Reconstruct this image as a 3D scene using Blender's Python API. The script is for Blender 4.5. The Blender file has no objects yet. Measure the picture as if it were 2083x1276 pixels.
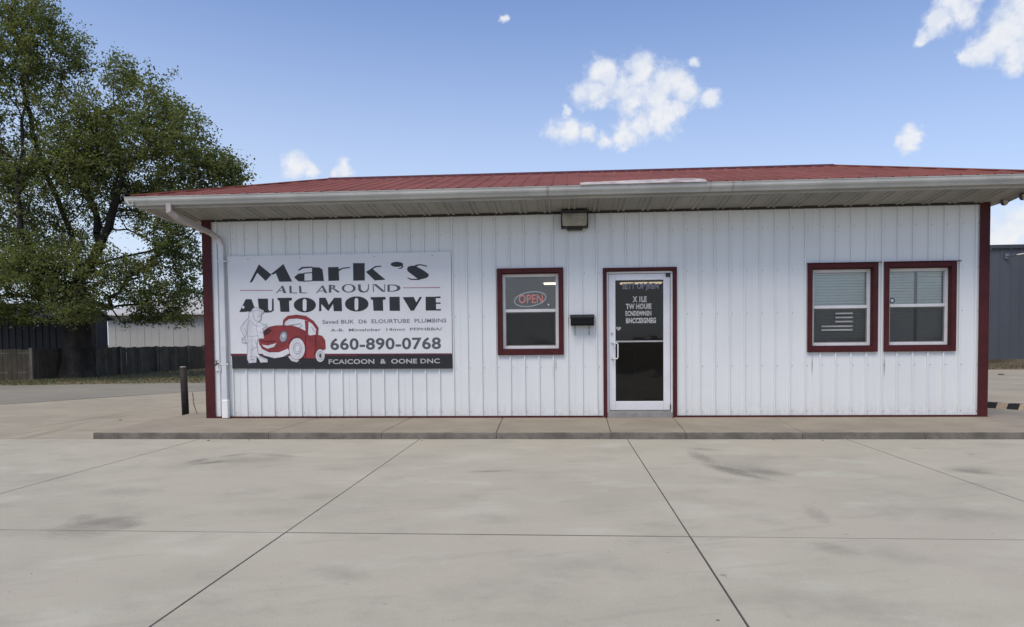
import bpy, bmesh, math, random
import numpy as np
from mathutils import Vector, Matrix, noise as mnoise
random.seed(7); rng = np.random.default_rng(7)
SC = bpy.context.scene
COL = SC.collection

# ------------------------------------------------------------------ camera
def make_camera():
    yaw, pitch, roll = -0.0725, -0.0371, -0.0100
    cy, sy, cp, sp = math.cos(yaw), math.sin(yaw), math.cos(pitch), math.sin(pitch)
    w = Vector((sy*cp, cy*cp, sp)); r0 = Vector((cy, -sy, 0)); u0 = r0.cross(w)
    c, s = math.cos(roll), math.sin(roll)
    r = c*r0 + s*u0; u = -s*r0 + c*u0
    cd = bpy.data.cameras.new('camera'); cam = bpy.data.objects.new('camera', cd)
    M = Matrix(((r.x, u.x, -w.x), (r.y, u.y, -w.y), (r.z, u.z, -w.z))).to_4x4()
    M.translation = Vector((5.1834, -11.2308, 1.2359))
    cam.matrix_world = M
    cd.sensor_width = 36; cd.lens = 1435.25/2083*36
    cd.shift_y = (745.66-638)/2083; cd.clip_end = 3000; cd.clip_start = .05
    COL.objects.link(cam); SC.camera = cam
make_camera()

# ------------------------------------------------------------------ view / world / sun
SC.view_settings.view_transform = 'Standard'; SC.view_settings.look = 'None'
SC.view_settings.gamma = 1; SC.view_settings.exposure = 0.5; SC.view_settings.use_curve_mapping = False
SUN_EL, SUN_AZ = math.radians(61), math.radians(207)      # azimuth measured from +Y towards +X
SUN_STRENGTH, SUN_ANGLE, SKY_STRENGTH = 2.15, 32, 0.13

class NT:
    """tiny node-tree writer"""
    def __init__(s, tree): s.t = tree; s.t.nodes.clear()
    def n(s, typ, ins=None, **kw):
        nd = s.t.nodes.new(typ)
        for k, v in kw.items(): setattr(nd, k, v)
        if ins:
            for k, v in ins.items():
                sock = nd.inputs[k]
                if isinstance(v, bpy.types.NodeSocket): s.t.links.new(v, sock)
                else:
                    if isinstance(v, (tuple, list)) and sock.type == 'RGBA' and len(v) == 3: v = (*v, 1)
                    sock.default_value = v
        return nd
    def math(s, op, a, b=0.0, c=None, clamp=False):
        ins = {0: a, 1: b}
        if c is not None: ins[2] = c
        return s.n('ShaderNodeMath', ins, operation=op, use_clamp=clamp).outputs[0]
    def vmath(s, op, a, b=(0, 0, 0)):
        nd = s.n('ShaderNodeVectorMath', {0: a, 1: b}, operation=op)
        return nd.outputs['Value'] if op in ('LENGTH', 'DOT_PRODUCT', 'DISTANCE') else nd.outputs['Vector']
    def mix(s, f, a, b, mode='MIX'):
        nd = s.n('ShaderNodeMix', data_type='RGBA', blend_type=mode)
        for i, v in ((0, f), (6, a), (7, b)):
            if isinstance(v, bpy.types.NodeSocket): s.t.links.new(v, nd.inputs[i])
            else: nd.inputs[i].default_value = v if i == 0 else ((*v, 1) if len(v) == 3 else v)
        return nd.outputs[2]
    def noise(s, vec, scale, detail=4, rough=.55):
        return s.n('ShaderNodeTexNoise', {'Vector': vec, 'Scale': scale, 'Detail': detail, 'Roughness': rough}).outputs['Fac']
    def smooth(s, v, lo, hi, a=0.0, b=1.0):
        return s.n('ShaderNodeMapRange', {'Value': v, 'From Min': lo, 'From Max': hi, 'To Min': a, 'To Max': b}, interpolation_type='SMOOTHSTEP').outputs[0]

CLOUDS = [(0.0561,0.9379,0.3424,0.0293),(0.0368,0.9456,0.3233,0.0251),(0.1008,0.9330,0.3454,0.0321),(0.1360,0.9346,0.3288,0.0321),(0.0855,0.9423,0.3237,0.0348),(0.1208,0.9402,0.3185,0.0321),(0.1615,0.9351,0.3153,0.0251),(0.1896,0.9330,0.3060,0.0167),(0.0533,0.9494,0.3096,0.0153),(0.1315,0.9484,0.2885,0.0279),(0.1060,0.9532,0.2830,0.0251),(0.0802,0.9594,0.2705,0.0223),(0.0571,0.9624,0.2654,0.0153),(0.1532,0.9429,0.2958,0.0153),(0.0071,0.9596,0.2814,0.0237),(-0.0130,0.9593,0.2820,0.0167),(0.0338,0.9598,0.2786,0.0167),(0.0058,0.9533,0.3020,0.0084),(0.1670,0.9228,0.3473,0.0091),(0.4308,0.8248,0.3662,0.0265),(0.4455,0.8225,0.3537,0.0237),(0.4188,0.8376,0.3506,0.0195),(0.4077,0.8479,0.3388,0.0111),(0.4528,0.8124,0.3674,0.0167),(0.4894,0.8001,0.3469,0.0321),(0.4782,0.8149,0.3275,0.0279),(0.5030,0.8024,0.3211,0.0348),(0.4648,0.8277,0.3144,0.0195),(0.4937,0.8143,0.3052,0.0223),(0.4529,0.8351,0.3123,0.0098),(0.4131,0.8803,0.2331,0.0181),(0.4036,0.8847,0.2335,0.0098),(0.4224,0.8759,0.2334,0.0098),(-0.3467,0.9103,0.2261,0.0209),(-0.3559,0.9078,0.2219,0.0125),(-0.3294,0.9180,0.2209,0.0111),(-0.2889,0.9289,0.2316,0.0167),(-0.3017,0.9262,0.2260,0.0098),(-0.0715,0.9086,0.4115,0.0084),(0.5168,0.8475,0.1211,0.0321),(0.5287,0.8383,0.1334,0.0293),(0.5094,0.8530,0.1135,0.0251),(0.4930,0.8627,0.1124,0.0418),(0.5443,0.8313,0.1124,0.0418)]

def make_world():
    w = bpy.data.worlds.new('World'); SC.world = w; w.use_nodes = True
    T = NT(w.node_tree)
    sky = T.n('ShaderNodeTexSky', sky_type='NISHITA', sun_disc=False, sun_elevation=SUN_EL, sun_rotation=SUN_AZ,
              air_density=1.0, dust_density=1.2, ozone_density=1.4, altitude=200)
    skyc = sky.outputs[0]
    d = T.n('ShaderNodeTexCoord').outputs['Generated']
    d = T.vmath('NORMALIZE', d)
    # haze whitening towards the horizon
    z = T.n('ShaderNodeSeparateXYZ', {0: d}).outputs[2]
    base = T.mix(1.0, skyc, (0.83, 0.86, 1.02), 'MULTIPLY')
    hz = T.smooth(z, 0.50, 0.0, 0.0, 0.74)
    xs_ = T.n('ShaderNodeSeparateXYZ', {0: d}).outputs[0]          # air is paler on the sun's side
    hz = T.math('MULTIPLY', hz, T.math('SUBTRACT', 1.0, T.math('MULTIPLY', xs_, .42)), clamp=True)
    base = T.mix(hz, base, (3.85, 4.42, 5.2))
    # cloud field
    wn = T.n('ShaderNodeTexNoise', {'Vector': d, 'Scale': 17.0, 'Detail': 8.0, 'Roughness': .66})
    warp = T.n('ShaderNodeVectorMath', {0: T.vmath('SUBTRACT', wn.outputs['Color'], (.5, .5, .5)), 3: 0.046}, operation='SCALE').outputs[0]
    dw = T.vmath('ADD', d, warp)
    field = None
    for (x, y, zc, r) in CLOUDS:
        dist = T.vmath('DISTANCE', dw, (x, y, zc))
        g = T.math('MULTIPLY', dist, -1.0/(r*1.0))
        g = T.math('ADD', g, 1.30)                     # 1.3 in the middle, 0.3 at the rim
        field = g if field is None else T.n('ShaderNodeMath', {0: field, 1: g, 2: .30}, operation='SMOOTH_MAX').outputs[0]
    field = T.math('MINIMUM', field, .95)
    fine = T.noise(d, 40.0, 9, .62)
    field = T.math('ADD', field, T.math('MULTIPLY', T.math('SUBTRACT', fine, .5), 1.5))
    # ordinary scattered cumulus everywhere else (behind and to the sides)
    y = T.n('ShaderNodeSeparateXYZ', {0: d}).outputs[1]
    x = T.n('ShaderNodeSeparateXYZ', {0: d}).outputs[0]
    n2 = T.noise(d, 3.4, 8, .58)
    away = T.smooth(y, .62, .35)
    gen = T.math('MULTIPLY', T.smooth(n2, .50, .64), away)
    mask = T.smooth(field, .26, 1.0)
    mask = T.math('MAXIMUM', mask, gen)
    mask = T.math('MULTIPLY', mask, T.smooth(z, 0.0, .05))
    shade = T.math('MULTIPLY', T.smooth(T.noise(T.vmath('ADD', d, (.006, 0, -.012)), 30.0, 6, .55), .32, .62), T.smooth(field, .2, 1.3, .35, 1.0))
    shade = T.math('MAXIMUM', shade, T.math('MULTIPLY', T.smooth(field, .7, 1.4), .8))
    cc = T.mix(shade, (3.85, 4.2, 4.85), (4.95, 4.95, 5.0))
    col = T.mix(T.math('MULTIPLY', mask, .93), base, cc)
    bg = T.n('ShaderNodeBackground', {'Color': col, 'Strength': SKY_STRENGTH})
    T.t.links.new(bg.outputs[0], T.n('ShaderNodeOutputWorld').inputs[0])
make_world()

def make_sun():
    ld = bpy.data.lights.new('sun', 'SUN'); ld.energy = SUN_STRENGTH; ld.angle = math.radians(SUN_ANGLE); ld.color = (1, .90, .77)
    o = bpy.data.objects.new('sun', ld); COL.objects.link(o)
    dv = Vector((math.sin(SUN_AZ)*math.cos(SUN_EL), math.cos(SUN_AZ)*math.cos(SUN_EL), math.sin(SUN_EL)))
    o.rotation_euler = dv.to_track_quat('Z', 'Y').to_euler(); o.location = dv*60
make_sun()

# ------------------------------------------------------------------ helpers
def tag(o, label=None, cat=None, group=None, kind=None):
    if label: o['label'] = label
    if cat: o['category'] = cat
    if group: o['group'] = group
    if kind: o['kind'] = kind
    return o
def thing(name, label, cat, loc=(0, 0, 0), group=None):
    o = bpy.data.objects.new(name, None); o.location = loc; COL.objects.link(o)
    o.empty_display_size = .2
    return tag(o, label, cat, group)

class MB:
    def __init__(s): s.v = []; s.f = []; s.m = []
    def add(s, vs, fs, m=0):
        b = len(s.v); s.v += [tuple(v) for v in vs]
        for f in fs: s.f.append(tuple(b+i for i in f)); s.m.append(m)
        return s
    def box(s, x0, x1, y0, y1, z0, z1, m=0):
        return s.add([(x0,y0,z0),(x1,y0,z0),(x1,y1,z0),(x0,y1,z0),(x0,y0,z1),(x1,y0,z1),(x1,y1,z1),(x0,y1,z1)],
              [(0,3,2,1),(4,5,6,7),(0,1,5,4),(1,2,6,5),(2,3,7,6),(3,0,4,7)], m)
    def prism_x(s, prof, x0, x1, m=0):          # prof: list of (y,z)
        n = len(prof); vs = [(x0,y,z) for y,z in prof]+[(x1,y,z) for y,z in prof]
        fs = [(i,(i+1)%n,n+(i+1)%n,n+i) for i in range(n)]+[tuple(range(n))[::-1], tuple(range(n,2*n))]
        return s.add(vs, fs, m)
    def prism_y(s, prof, y0, y1, m=0):          # prof: (x,z)
        n = len(prof); vs = [(x,y0,z) for x,z in prof]+[(x,y1,z) for x,z in prof]
        fs = [(i,(i+1)%n,n+(i+1)%n,n+i) for i in range(n)]+[tuple(range(n))[::-1], tuple(range(n,2*n))]
        return s.add(vs, fs, m)
    def prism_z(s, prof, z0, z1, m=0):
        n = len(prof); vs = [(x,y,z0) for x,y in prof]+[(x,y,z1) for x,y in prof]
        fs = [(i,(i+1)%n,n+(i+1)%n,n+i) for i in range(n)]+[tuple(range(n))[::-1], tuple(range(n,2*n))]
        return s.add(vs, fs, m)
    def tube(s, pts, rad, seg=8, m=0, cap=True, square=None):
        pts = [Vector(p) for p in pts]; rad = rad if isinstance(rad, (list, tuple)) else [rad]*len(pts)
        rings = []; b = len(s.v); prev = None
        for i, p in enumerate(pts):
            t = (pts[min(i+1, len(pts)-1)]-pts[max(i-1, 0)]).normalized()
            if square:
                side = Vector((1, 0, 0)) if abs(t.x) < .9 else Vector((0, 0, 1))
                up = t.cross(side).normalized(); side = up.cross(t).normalized()
                a, c = square
                ring = [p+side*sx*a/2+up*sy*c/2 for sx, sy in ((-1,-1),(1,-1),(1,1),(-1,1))]
            else:
                if prev is None:
                    ref = Vector((0, 0, 1)) if abs(t.z) < .9 else Vector((1, 0, 0)); side = t.cross(ref).normalized()
                else:
                    side = (prev-t*prev.dot(t)).normalized()
                prev = side; up = t.cross(side)
                ring = [p+(side*math.cos(2*math.pi*k/seg)+up*math.sin(2*math.pi*k/seg))*rad[i] for k in range(seg)]
            rings.append(ring)
        k = len(rings[0]); vs = [v for r in rings for v in r]
        fs = [(i*k+j, i*k+(j+1)%k, (i+1)*k+(j+1)%k, (i+1)*k+j) for i in range(len(rings)-1) for j in range(k)]
        if cap: fs += [tuple(range(k))[::-1], tuple(range((len(rings)-1)*k, len(rings)*k))]
        return s.add(vs, fs, m)
    def loose(s):
        """split into connected pieces (shared corner positions)"""
        key = {}; par = list(range(len(s.f)))
        def find(i):
            while par[i] != i: i = par[i]
            return i
        for fi, f in enumerate(s.f):
            for v in f:
                k = tuple(round(c, 4) for c in s.v[v])
                if k in key: par[find(fi)] = find(key[k])
                else: key[k] = fi
        out = {}
        for fi, f in enumerate(s.f):
            out.setdefault(find(fi), MB()).add([s.v[v] for v in f], [tuple(range(len(f)))], s.m[fi])
        return list(out.values())
    def build(s, name, mats, parent=None, smooth=False, bevel=0, label=None, kind=None):
        me = bpy.data.meshes.new(name); me.from_pydata([tuple(v) for v in s.v], [], s.f)
        if not isinstance(mats, (list, tuple)): mats = [mats]
        for mm in mats: me.materials.append(mm)
        if len(mats) > 1: me.polygons.foreach_set('material_index', s.m)
        if smooth: me.polygons.foreach_set('use_smooth', [True]*len(s.f))
        me.update()
        o = bpy.data.objects.new(name, me); COL.objects.link(o)
        if parent:
            o.parent = parent
            o.location = -world_loc(parent)          # meshes are written in world coordinates
        if bevel:
            b = o.modifiers.new('bevel', 'BEVEL'); b.width = bevel; b.segments = 2; b.limit_method = 'ANGLE'
        if label: o['label'] = label
        if kind: o['kind'] = kind
        return o
def world_loc(o):
    v = Vector((0, 0, 0))
    while o: v += o.location; o = o.parent
    return v

# ------------------------------------------------------------------ materials
def mat(name, col, rough=.6, metal=0, var=.12, vscale=3.0, fine=.06, fscale=60, bump=0.0, bscale=80, streak=0, col2=None, spec=.5, rand=0, extra=None):
    m = bpy.data.materials.new(name); m.use_nodes = True; T = NT(m.node_tree)
    pos = T.n('ShaderNodeNewGeometry').outputs['Position']
    n1 = T.noise(pos, vscale, 5, .6)
    c2 = col2 or tuple(c*(1-var*2) for c in col)
    c = T.mix(T.smooth(n1, .3, .72), tuple(c*(1+var*.3) for c in col), c2)
    if fine:
        n2 = T.noise(pos, fscale, 3, .6)
        f = T.smooth(n2, .25, .75, 1-fine, 1+fine)
        c = T.mix(1.0, c, T.n('ShaderNodeCombineColor', {0: f, 1: f, 2: f}).outputs[0], 'MULTIPLY')
    if streak:
        sc = T.vmath('MULTIPLY', pos, (9.0, 9.0, .35)); n3 = T.noise(sc, 2.2, 5, .65)
        c = T.mix(T.smooth(n3, .5, .8, 0, streak), c, tuple(k*.45 for k in col))
    if rand:
        rnd = T.n('ShaderNodeObjectInfo').outputs['Random']
        f = T.math('ADD', T.math('MULTIPLY', rnd, rand), 1-rand/2)
        c = T.mix(1.0, c, T.n('ShaderNodeCombineColor', {0: f, 1: f, 2: f}).outputs[0], 'MULTIPLY')
    if extra: c = extra(T, pos, c)
    b = T.n('ShaderNodeBsdfPrincipled', {'Base Color': c, 'Roughness': rough, 'Metallic': metal, 'Specular IOR Level': spec})
    if bump:
        bn = T.n('ShaderNodeBump', {'Height': T.noise(pos, bscale, 4, .6), 'Strength': bump, 'Distance': .01})
        T.t.links.new(bn.outputs[0], b.inputs['Normal'])
    T.t.links.new(b.outputs[0], T.n('ShaderNodeOutputMaterial').inputs[0])
    return m
def emis(name, col, st):
    m = bpy.data.materials.new(name); m.use_nodes = True; T = NT(m.node_tree)
    e = T.n('ShaderNodeEmission', {'Color': col, 'Strength': st}); T.t.links.new(e.outputs[0], T.n('ShaderNodeOutputMaterial').inputs[0])
    return m
def glassm(name, tint, refl=.09, k=1.0):
    m = bpy.data.materials.new(name); m.use_nodes = True; T = NT(m.node_tree)
    tr = T.n('ShaderNodeBsdfTransparent', {'Color': tint})
    pos = T.n('ShaderNodeNewGeometry').outputs['Position']
    bn = T.n('ShaderNodeBump', {'Height': T.noise(pos, 2.5, 2, .5), 'Strength': .10, 'Distance': .02})
    gl = T.n('ShaderNodeBsdfGlossy', {'Color': (1, 1, 1), 'Roughness': .03, 'Normal': bn.outputs[0]})
    fr = T.n('ShaderNodeFresnel', {'IOR': 1.5}).outputs[0]
    mx = T.n('ShaderNodeMixShader', {0: T.math('MULTIPLY', T.math('ADD', fr, refl-.04, clamp=True), k), 1: tr.outputs[0], 2: gl.outputs[0]})
    T.t.links.new(mx.outputs[0], T.n('ShaderNodeOutputMaterial').inputs[0])
    return m

def blobmask(T, pos, cx, cy, rx, ry, ang, soft=1.0, nscale=5, namp=.9, stretch=1.0):
    """ragged elongated patch on the ground (world metres)"""
    p = T.vmath('SUBTRACT', pos, (cx, cy, 0))
    p = T.n('ShaderNodeVectorRotate', {'Vector': p, 'Axis': (0, 0, 1), 'Angle': -ang}).outputs[0]
    q = T.vmath('MULTIPLY', p, (1/rx, .8/ry, 0))
    ln = T.vmath('LENGTH', q)
    nz = T.noise(T.vmath('MULTIPLY', p, (2.0*stretch, 6, 0)), nscale, 5, .7)
    v = T.math('ADD', ln, T.math('MULTIPLY', T.math('SUBTRACT', nz, .5), namp*2))
    return T.smooth(v, 1.0, 1.0-soft)

STAINS = [  # cx, cy, rx, ry, angle, strength
 (1.06,-3.56,0.26,0.100,1.32,0.50),(1.26,-3.68,0.30,0.100,0.64,0.55),(1.30,-3.16,0.29,0.080,0.77,0.40),(1.84,-3.20,0.42,0.100,-0.43,0.30),(1.62,-3.52,0.62,0.250,0.13,0.25),(1.75,-6.21,0.34,0.160,0.51,0.45),(1.50,-6.12,0.18,0.100,1.80,0.30),(1.98,-6.31,0.17,0.140,1.05,0.40),(1.77,-6.44,0.41,0.300,0.04,0.30),(6.71,-3.24,0.65,0.120,-1.48,0.40),(6.83,-3.96,0.41,0.100,-0.99,0.55),(6.91,-4.25,0.55,0.100,-0.97,0.50),(7.16,-4.14,0.36,0.160,-0.73,0.40),(6.84,-2.67,0.26,0.100,-0.51,0.35),(7.03,-3.89,0.66,0.300,-1.17,0.30),(9.17,-4.10,0.31,0.140,-0.86,0.40),(9.36,-2.58,0.12,0.060,-0.37,0.30),(9.72,-3.05,0.04,0.050,-0.49,0.40),(9.20,-3.95,0.28,0.300,-0.88,0.25),(4.42,-4.16,0.33,0.050,0.20,0.50),(4.23,-3.23,0.57,0.300,-0.33,-0.25),(7.07,-5.84,0.41,0.080,-1.69,0.25),(6.87,-6.73,0.25,0.120,-1.09,0.25),(3.08,-5.34,0.27,0.200,-0.36,0.20),(6.07,-7.26,0.03,0.030,0.60,0.50),(3.94,-7.37,0.26,0.120,-0.30,0.15),(-3.24,0.81,2.20,0.100,1.50,0.30),(-2.60,-1.09,1.46,0.120,1.78,0.30),(1.29,-5.20,0.47,0.200,-0.22,0.20),(4.41,-5.87,0.44,0.180,0.42,-0.25),(2.52,-6.64,0.30,0.150,0.26,-0.25)]
def concrete_extra(stains, tone=(.90, .905, .80)):
    def fn(T, pos, c):
        # broad weathering: warm pinkish and cool grey areas, sweeping drag marks
        a = T.noise(T.vmath('MULTIPLY', pos, (.45, .5, 1)), 1.1, 4, .6)
        c = T.mix(T.smooth(a, .38, .68, 0, .55), c, (.405, .365, .330))
        b = T.noise(T.vmath('ADD', T.vmath('MULTIPLY', pos, (.8, 1.0, 1)), (7, 3, 0)), 1.6, 6, .65)
        c = T.mix(T.smooth(b, .48, .75, 0, .55), c, (.255, .245, .225))
        b2 = T.noise(T.vmath('ADD', T.vmath('MULTIPLY', pos, (.9, 1.3, 1)), (17, 5, 0)), 1.3, 6, .62)
        c = T.mix(T.smooth(b2, .52, .72, 0, .5), c, (.47, .46, .435))
        rp = T.n('ShaderNodeVectorRotate', {'Vector': pos, 'Axis': (0, 0, 1), 'Angle': -.35}).outputs[0]
        s = T.noise(T.vmath('MULTIPLY', rp, (.7, 5.0, 1)), 1.4, 5, .6)
        c = T.mix(T.smooth(s, .55, .74, 0, .22), c, (.20, .19, .175))
        g = T.noise(pos, 260, 2, .5)
        c = T.mix(T.smooth(g, .56, .78, 0, .45), c, (.20, .185, .17))
        g3 = T.noise(pos, 42, 4, .75)
        c = T.mix(T.smooth(g3, .55, .75, 0, .28), c, (.24, .225, .205)); c = T.mix(T.smooth(g3, .42, .25, 0, .25), c, (.50, .48, .45))
        g2 = T.noise(pos, 9, 3, .9)
        c = T.mix(T.smooth(g2, .66, .76, 0, .5), c, (.16, .15, .14))
        for (cx, cy, rx, ry, an, st) in stains:
            m = blobmask(T, pos, cx, cy, rx, ry, an, soft=.9)
            m = T.math('MULTIPLY', m, min(1, abs(st)*1.0))
            c = T.mix(m, c, (.075, .072, .068) if st > 0 else (.52, .51, .49))
        return T.mix(1.0, c, tone, 'MULTIPLY')
    return fn
M = {}
M['concrete'] = mat('lot_concrete', (.400,.372,.332), .85, var=.06, vscale=.7, fine=.05, fscale=90, bump=.25, bscale=140, rand=.035, extra=concrete_extra(STAINS))
M['drive'] = mat('drive_concrete', (.400,.372,.332), .85, var=.10, vscale=.5, fine=.05, fscale=90, bump=.25, bscale=140, rand=.05, extra=concrete_extra(STAINS[26:28], (.74, .71, .585)))
M['walk'] = mat('walk_concrete', (.255,.222,.168), .88, var=.10, vscale=1.3, fine=.07, fscale=70, bump=.3, bscale=120, rand=.05,
    extra=lambda T, p, c: T.mix(T.smooth(T.noise(T.vmath('MULTIPLY', p, (1, 4, 1)), 2.2, 6, .7), .5, .75, 0, .5), c, (.165,.145,.115)))
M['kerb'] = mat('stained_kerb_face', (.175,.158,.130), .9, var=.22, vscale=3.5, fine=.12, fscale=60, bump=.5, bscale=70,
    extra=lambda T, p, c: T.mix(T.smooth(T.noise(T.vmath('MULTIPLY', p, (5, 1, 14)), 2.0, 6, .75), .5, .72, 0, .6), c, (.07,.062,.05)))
M['joint'] = mat('joint_fill', (.165,.152,.132), .95, var=.2, bump=.3)
M['soil'] = mat('soil', (.16,.13,.09), .95, var=.2, vscale=.6)
M['road'] = mat('old_road', (.215,.200,.158), .9, var=.10, vscale=.35, fine=.06, bump=.3,
    extra=lambda T, p, c: T.mix(T.smooth(T.noise(T.vmath('MULTIPLY', p, (.25, 2.0, 1)), 1.6, 5, .65), .5, .7, 0, .5), c, (.115,.110,.095)))
M['grass_base'] = mat('dry_lawn', (.095,.086,.038), .95, var=.3, vscale=.8, fine=.2, fscale=25, col2=(.135,.092,.050), bump=.6, bscale=30)
M['grass'] = mat('grass_blades', (.085,.100,.035), .8, var=.25, vscale=1.2, col2=(.14,.115,.055))
def grime(T, p, c):
    # rust / dirt runs below the window corners and grime splashed on the lowest part
    for (x, z, w, h, s) in ((9.03,.97,.014,.34,.75),(10.11,.97,.016,.38,.8),(5.07,.95,.012,.22,.7),(5.03,.88,.02,.3,.25),(6.99,1.9,.008,.5,.2)):
        q = T.vmath('MULTIPLY', T.vmath('SUBTRACT', p, (x, 0, z-h/2)), (1/w, 0, 2/h))
        q = T.vmath('ADD', q, (0, 0, 0)); ln = T.vmath('LENGTH', q)
        c = T.mix(T.smooth(ln, 1.25, .1, 0, s*.85), c, (.20,.14,.10))
    sp = T.n('ShaderNodeSeparateXYZ', {0: p})
    low = T.smooth(sp.outputs[2], .35, .0, 0, .35)
    nz = T.smooth(T.noise(T.vmath('MULTIPLY', p, (6, 1, 2)), 3, 5, .7), .35, .7)
    c = T.mix(T.math('MULTIPLY', low, nz), c, (.42,.38,.33))
    return c
M['siding'] = mat('white_steel_siding', (.705,.725,.715), .42, var=.025, vscale=.8, fine=.015, streak=.07, rand=.03, extra=grime)
M['maroon'] = mat('maroon_trim', (.075,.016,.017), .6, var=.14, vscale=4, streak=.35, spec=.2)
M['roof'] = mat('red_roof_steel', (.185,.064,.050), .7, var=.12, vscale=1.2, streak=0, rand=.06, spec=.08,
    extra=lambda T, p, c: T.mix(T.smooth(T.noise(T.vmath('MULTIPLY', p, (2.0, .5, .5)), 2, 5, .65), .45, .75, 0, .35), c, (.225,.095,.078)))
M['gutter'] = mat('aged_cream_gutter', (.44,.44,.405), .5, var=.12, vscale=1.3, streak=.0,
    extra=lambda T, p, c: T.mix(T.smooth(T.noise(T.vmath('MULTIPLY', p, (7, 1, 1.5)), 1.6, 6, .7), .55, .8, 0, .45), c, (.17,.16,.13)))
M['fascia'] = mat('cream_fascia', (.36,.345,.30), .55, var=.12, vscale=1.6)
M['soffit'] = mat('cream_soffit', (.31,.300,.265), .6, var=.12, vscale=1.0, rand=.07)
M['flash'] = mat('bare_flashing', (.44,.41,.39), .6, var=.3, vscale=4, col2=(.25,.19,.17))
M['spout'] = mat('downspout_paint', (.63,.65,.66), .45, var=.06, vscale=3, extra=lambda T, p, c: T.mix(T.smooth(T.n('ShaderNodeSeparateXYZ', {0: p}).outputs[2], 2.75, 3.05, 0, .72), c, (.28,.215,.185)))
M['vinyl'] = mat('white_vinyl', (.70,.69,.675), .45, var=.05, vscale=6)
M['door_white'] = mat('white_door_paint', (.72,.73,.75), .4, var=.04, vscale=2, extra=lambda T, p, c: T.mix(T.smooth(T.n('ShaderNodeSeparateXYZ', {0: p}).outputs[2], .30, .05, 0, .25), c, (.45,.42,.38)))
M['alu'] = mat('worn_aluminium', (.50,.49,.48), .35, metal=.6, var=.12, vscale=8)
M['sill'] = mat('threshold_concrete', (.28,.27,.26), .8, var=.15, vscale=5)
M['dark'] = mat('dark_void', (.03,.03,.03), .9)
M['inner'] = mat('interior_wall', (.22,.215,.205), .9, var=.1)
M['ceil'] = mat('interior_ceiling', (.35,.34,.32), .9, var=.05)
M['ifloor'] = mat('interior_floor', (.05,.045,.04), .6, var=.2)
M['blind'] = mat('mini_blind', (.80,.79,.70), .6, var=.05, vscale=2)
M['glass'] = glassm('window_glass', (.90,.93,.93), .070)
M['glass_door'] = glassm('door_glass', (.50,.50,.47), .045, .7)
M['glass_lower'] = glassm('screened_glass', (.86,.88,.88), .05)
def screenm():
    m = bpy.data.materials.new('insect_screen'); m.use_nodes = True; T = NT(m.node_tree)
    tr = T.n('ShaderNodeBsdfTransparent', {'Color': (1, 1, 1)}); df = T.n('ShaderNodeBsdfDiffuse', {'Color': (.045,.045,.043)})
    mx = T.n('ShaderNodeMixShader', {0: .50, 1: tr.outputs[0], 2: df.outputs[0]})
    T.t.links.new(mx.outputs[0], T.n('ShaderNodeOutputMaterial').inputs[0]); return m
M['screen'] = screenm()
M['sign_white'] = mat('sign_face', (.69,.695,.70), .5, var=.03, vscale=1.5, fine=.02, streak=.05)
M['ink'] = mat('sign_black', (.018,.018,.022), .5, var=.15, vscale=12)
M['ink_mid'] = mat('sign_dark_grey', (.085,.088,.10), .5, var=.1)
M['ink_soft'] = mat('sign_faded_grey', (.21,.22,.24), .55, var=.15, vscale=30)
M['band'] = mat('sign_band', (.014,.014,.017), .5, var=.15, vscale=4)
M['pale'] = mat('sign_pale_letter', (.46,.46,.47), .55)
M['car_red'] = mat('sign_red', (.265,.030,.032), .5, var=.16, vscale=6, col2=(.17,.018,.02))
M['car_dark'] = mat('sign_dark_red', (.05,.008,.01), .5)
M['thin_red'] = mat('sign_faded_red', (.42,.20,.22), .5)
M['stripe_red'] = mat('sign_stripe_red', (.12,.015,.03), .5)
M['art_grey'] = mat('sign_art_grey', (.34,.35,.38), .5)
M['art_white'] = mat('sign_art_white', (.66,.67,.69), .5)
M['black_box'] = mat('black_mailbox', (.004,.004,.006), .5, var=.2, vscale=9, spec=.25)
M['bronze'] = mat('dark_bronze', (.030,.026,.022), .5, var=.2, vscale=9)
M['lens'] = mat('yellowed_lens', (.34,.33,.26), .18, var=.2, vscale=5, spec=.7)
M['hook'] = mat('dull_steel', (.22,.22,.23), .4, metal=.7)
M['rust'] = mat('rusty_pipe', (.017,.011,.010), .8, var=.3, vscale=9, bump=.5, bscale=60)
M['pipe_cap'] = mat('pale_post_top', (.30,.26,.21), .8)
M['bark'] = mat('bark', (.040,.033,.027), .95, var=.35, vscale=2.5, fine=.3, fscale=18, bump=1.0, bscale=14,
    extra=lambda T, p, c: T.mix(T.smooth(T.noise(T.vmath('MULTIPLY', p, (6, 6, .8)), 2.2, 5, .7), .45, .65, 0, .8), c, (.014,.011,.009)))
def woodx(T, p, c):
    n = T.noise(T.vmath('MULTIPLY', p, (14, 14, .7)), 2.0, 5, .7)
    return T.mix(T.smooth(n, .4, .7, 0, .6), c, (.035,.030,.022))
M['fence'] = mat('weathered_board', (.098,.084,.056), .9, var=.2, vscale=2, rand=.5, extra=woodx, bump=.3, bscale=40)
M['fence_post'] = mat('weathered_post', (.15,.14,.12), .9, var=.2, vscale=2, extra=woodx)
M['navy'] = mat('navy_metal_wall', (.009,.011,.016), .6, var=.2, vscale=1)
M['shingle'] = mat('grey_roofing', (.135,.135,.135), .85, var=.2, vscale=.9)
M['white_wall'] = mat('offwhite_metal_wall', (.40,.395,.37), .6, var=.06, vscale=.5, rand=.06)
M['slate'] = mat('slate_blue_wall', (.062,.070,.083), .6, var=.07, vscale=.35, rand=.05)
M['slate_trim'] = mat('slate_trim', (.040,.045,.055), .6)
M['tan'] = mat('tan_base', (.13,.105,.065), .9, var=.3, vscale=.8)
M['block_black'] = mat('block_black_paint', (.012,.012,.012), .6, var=.3)
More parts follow.
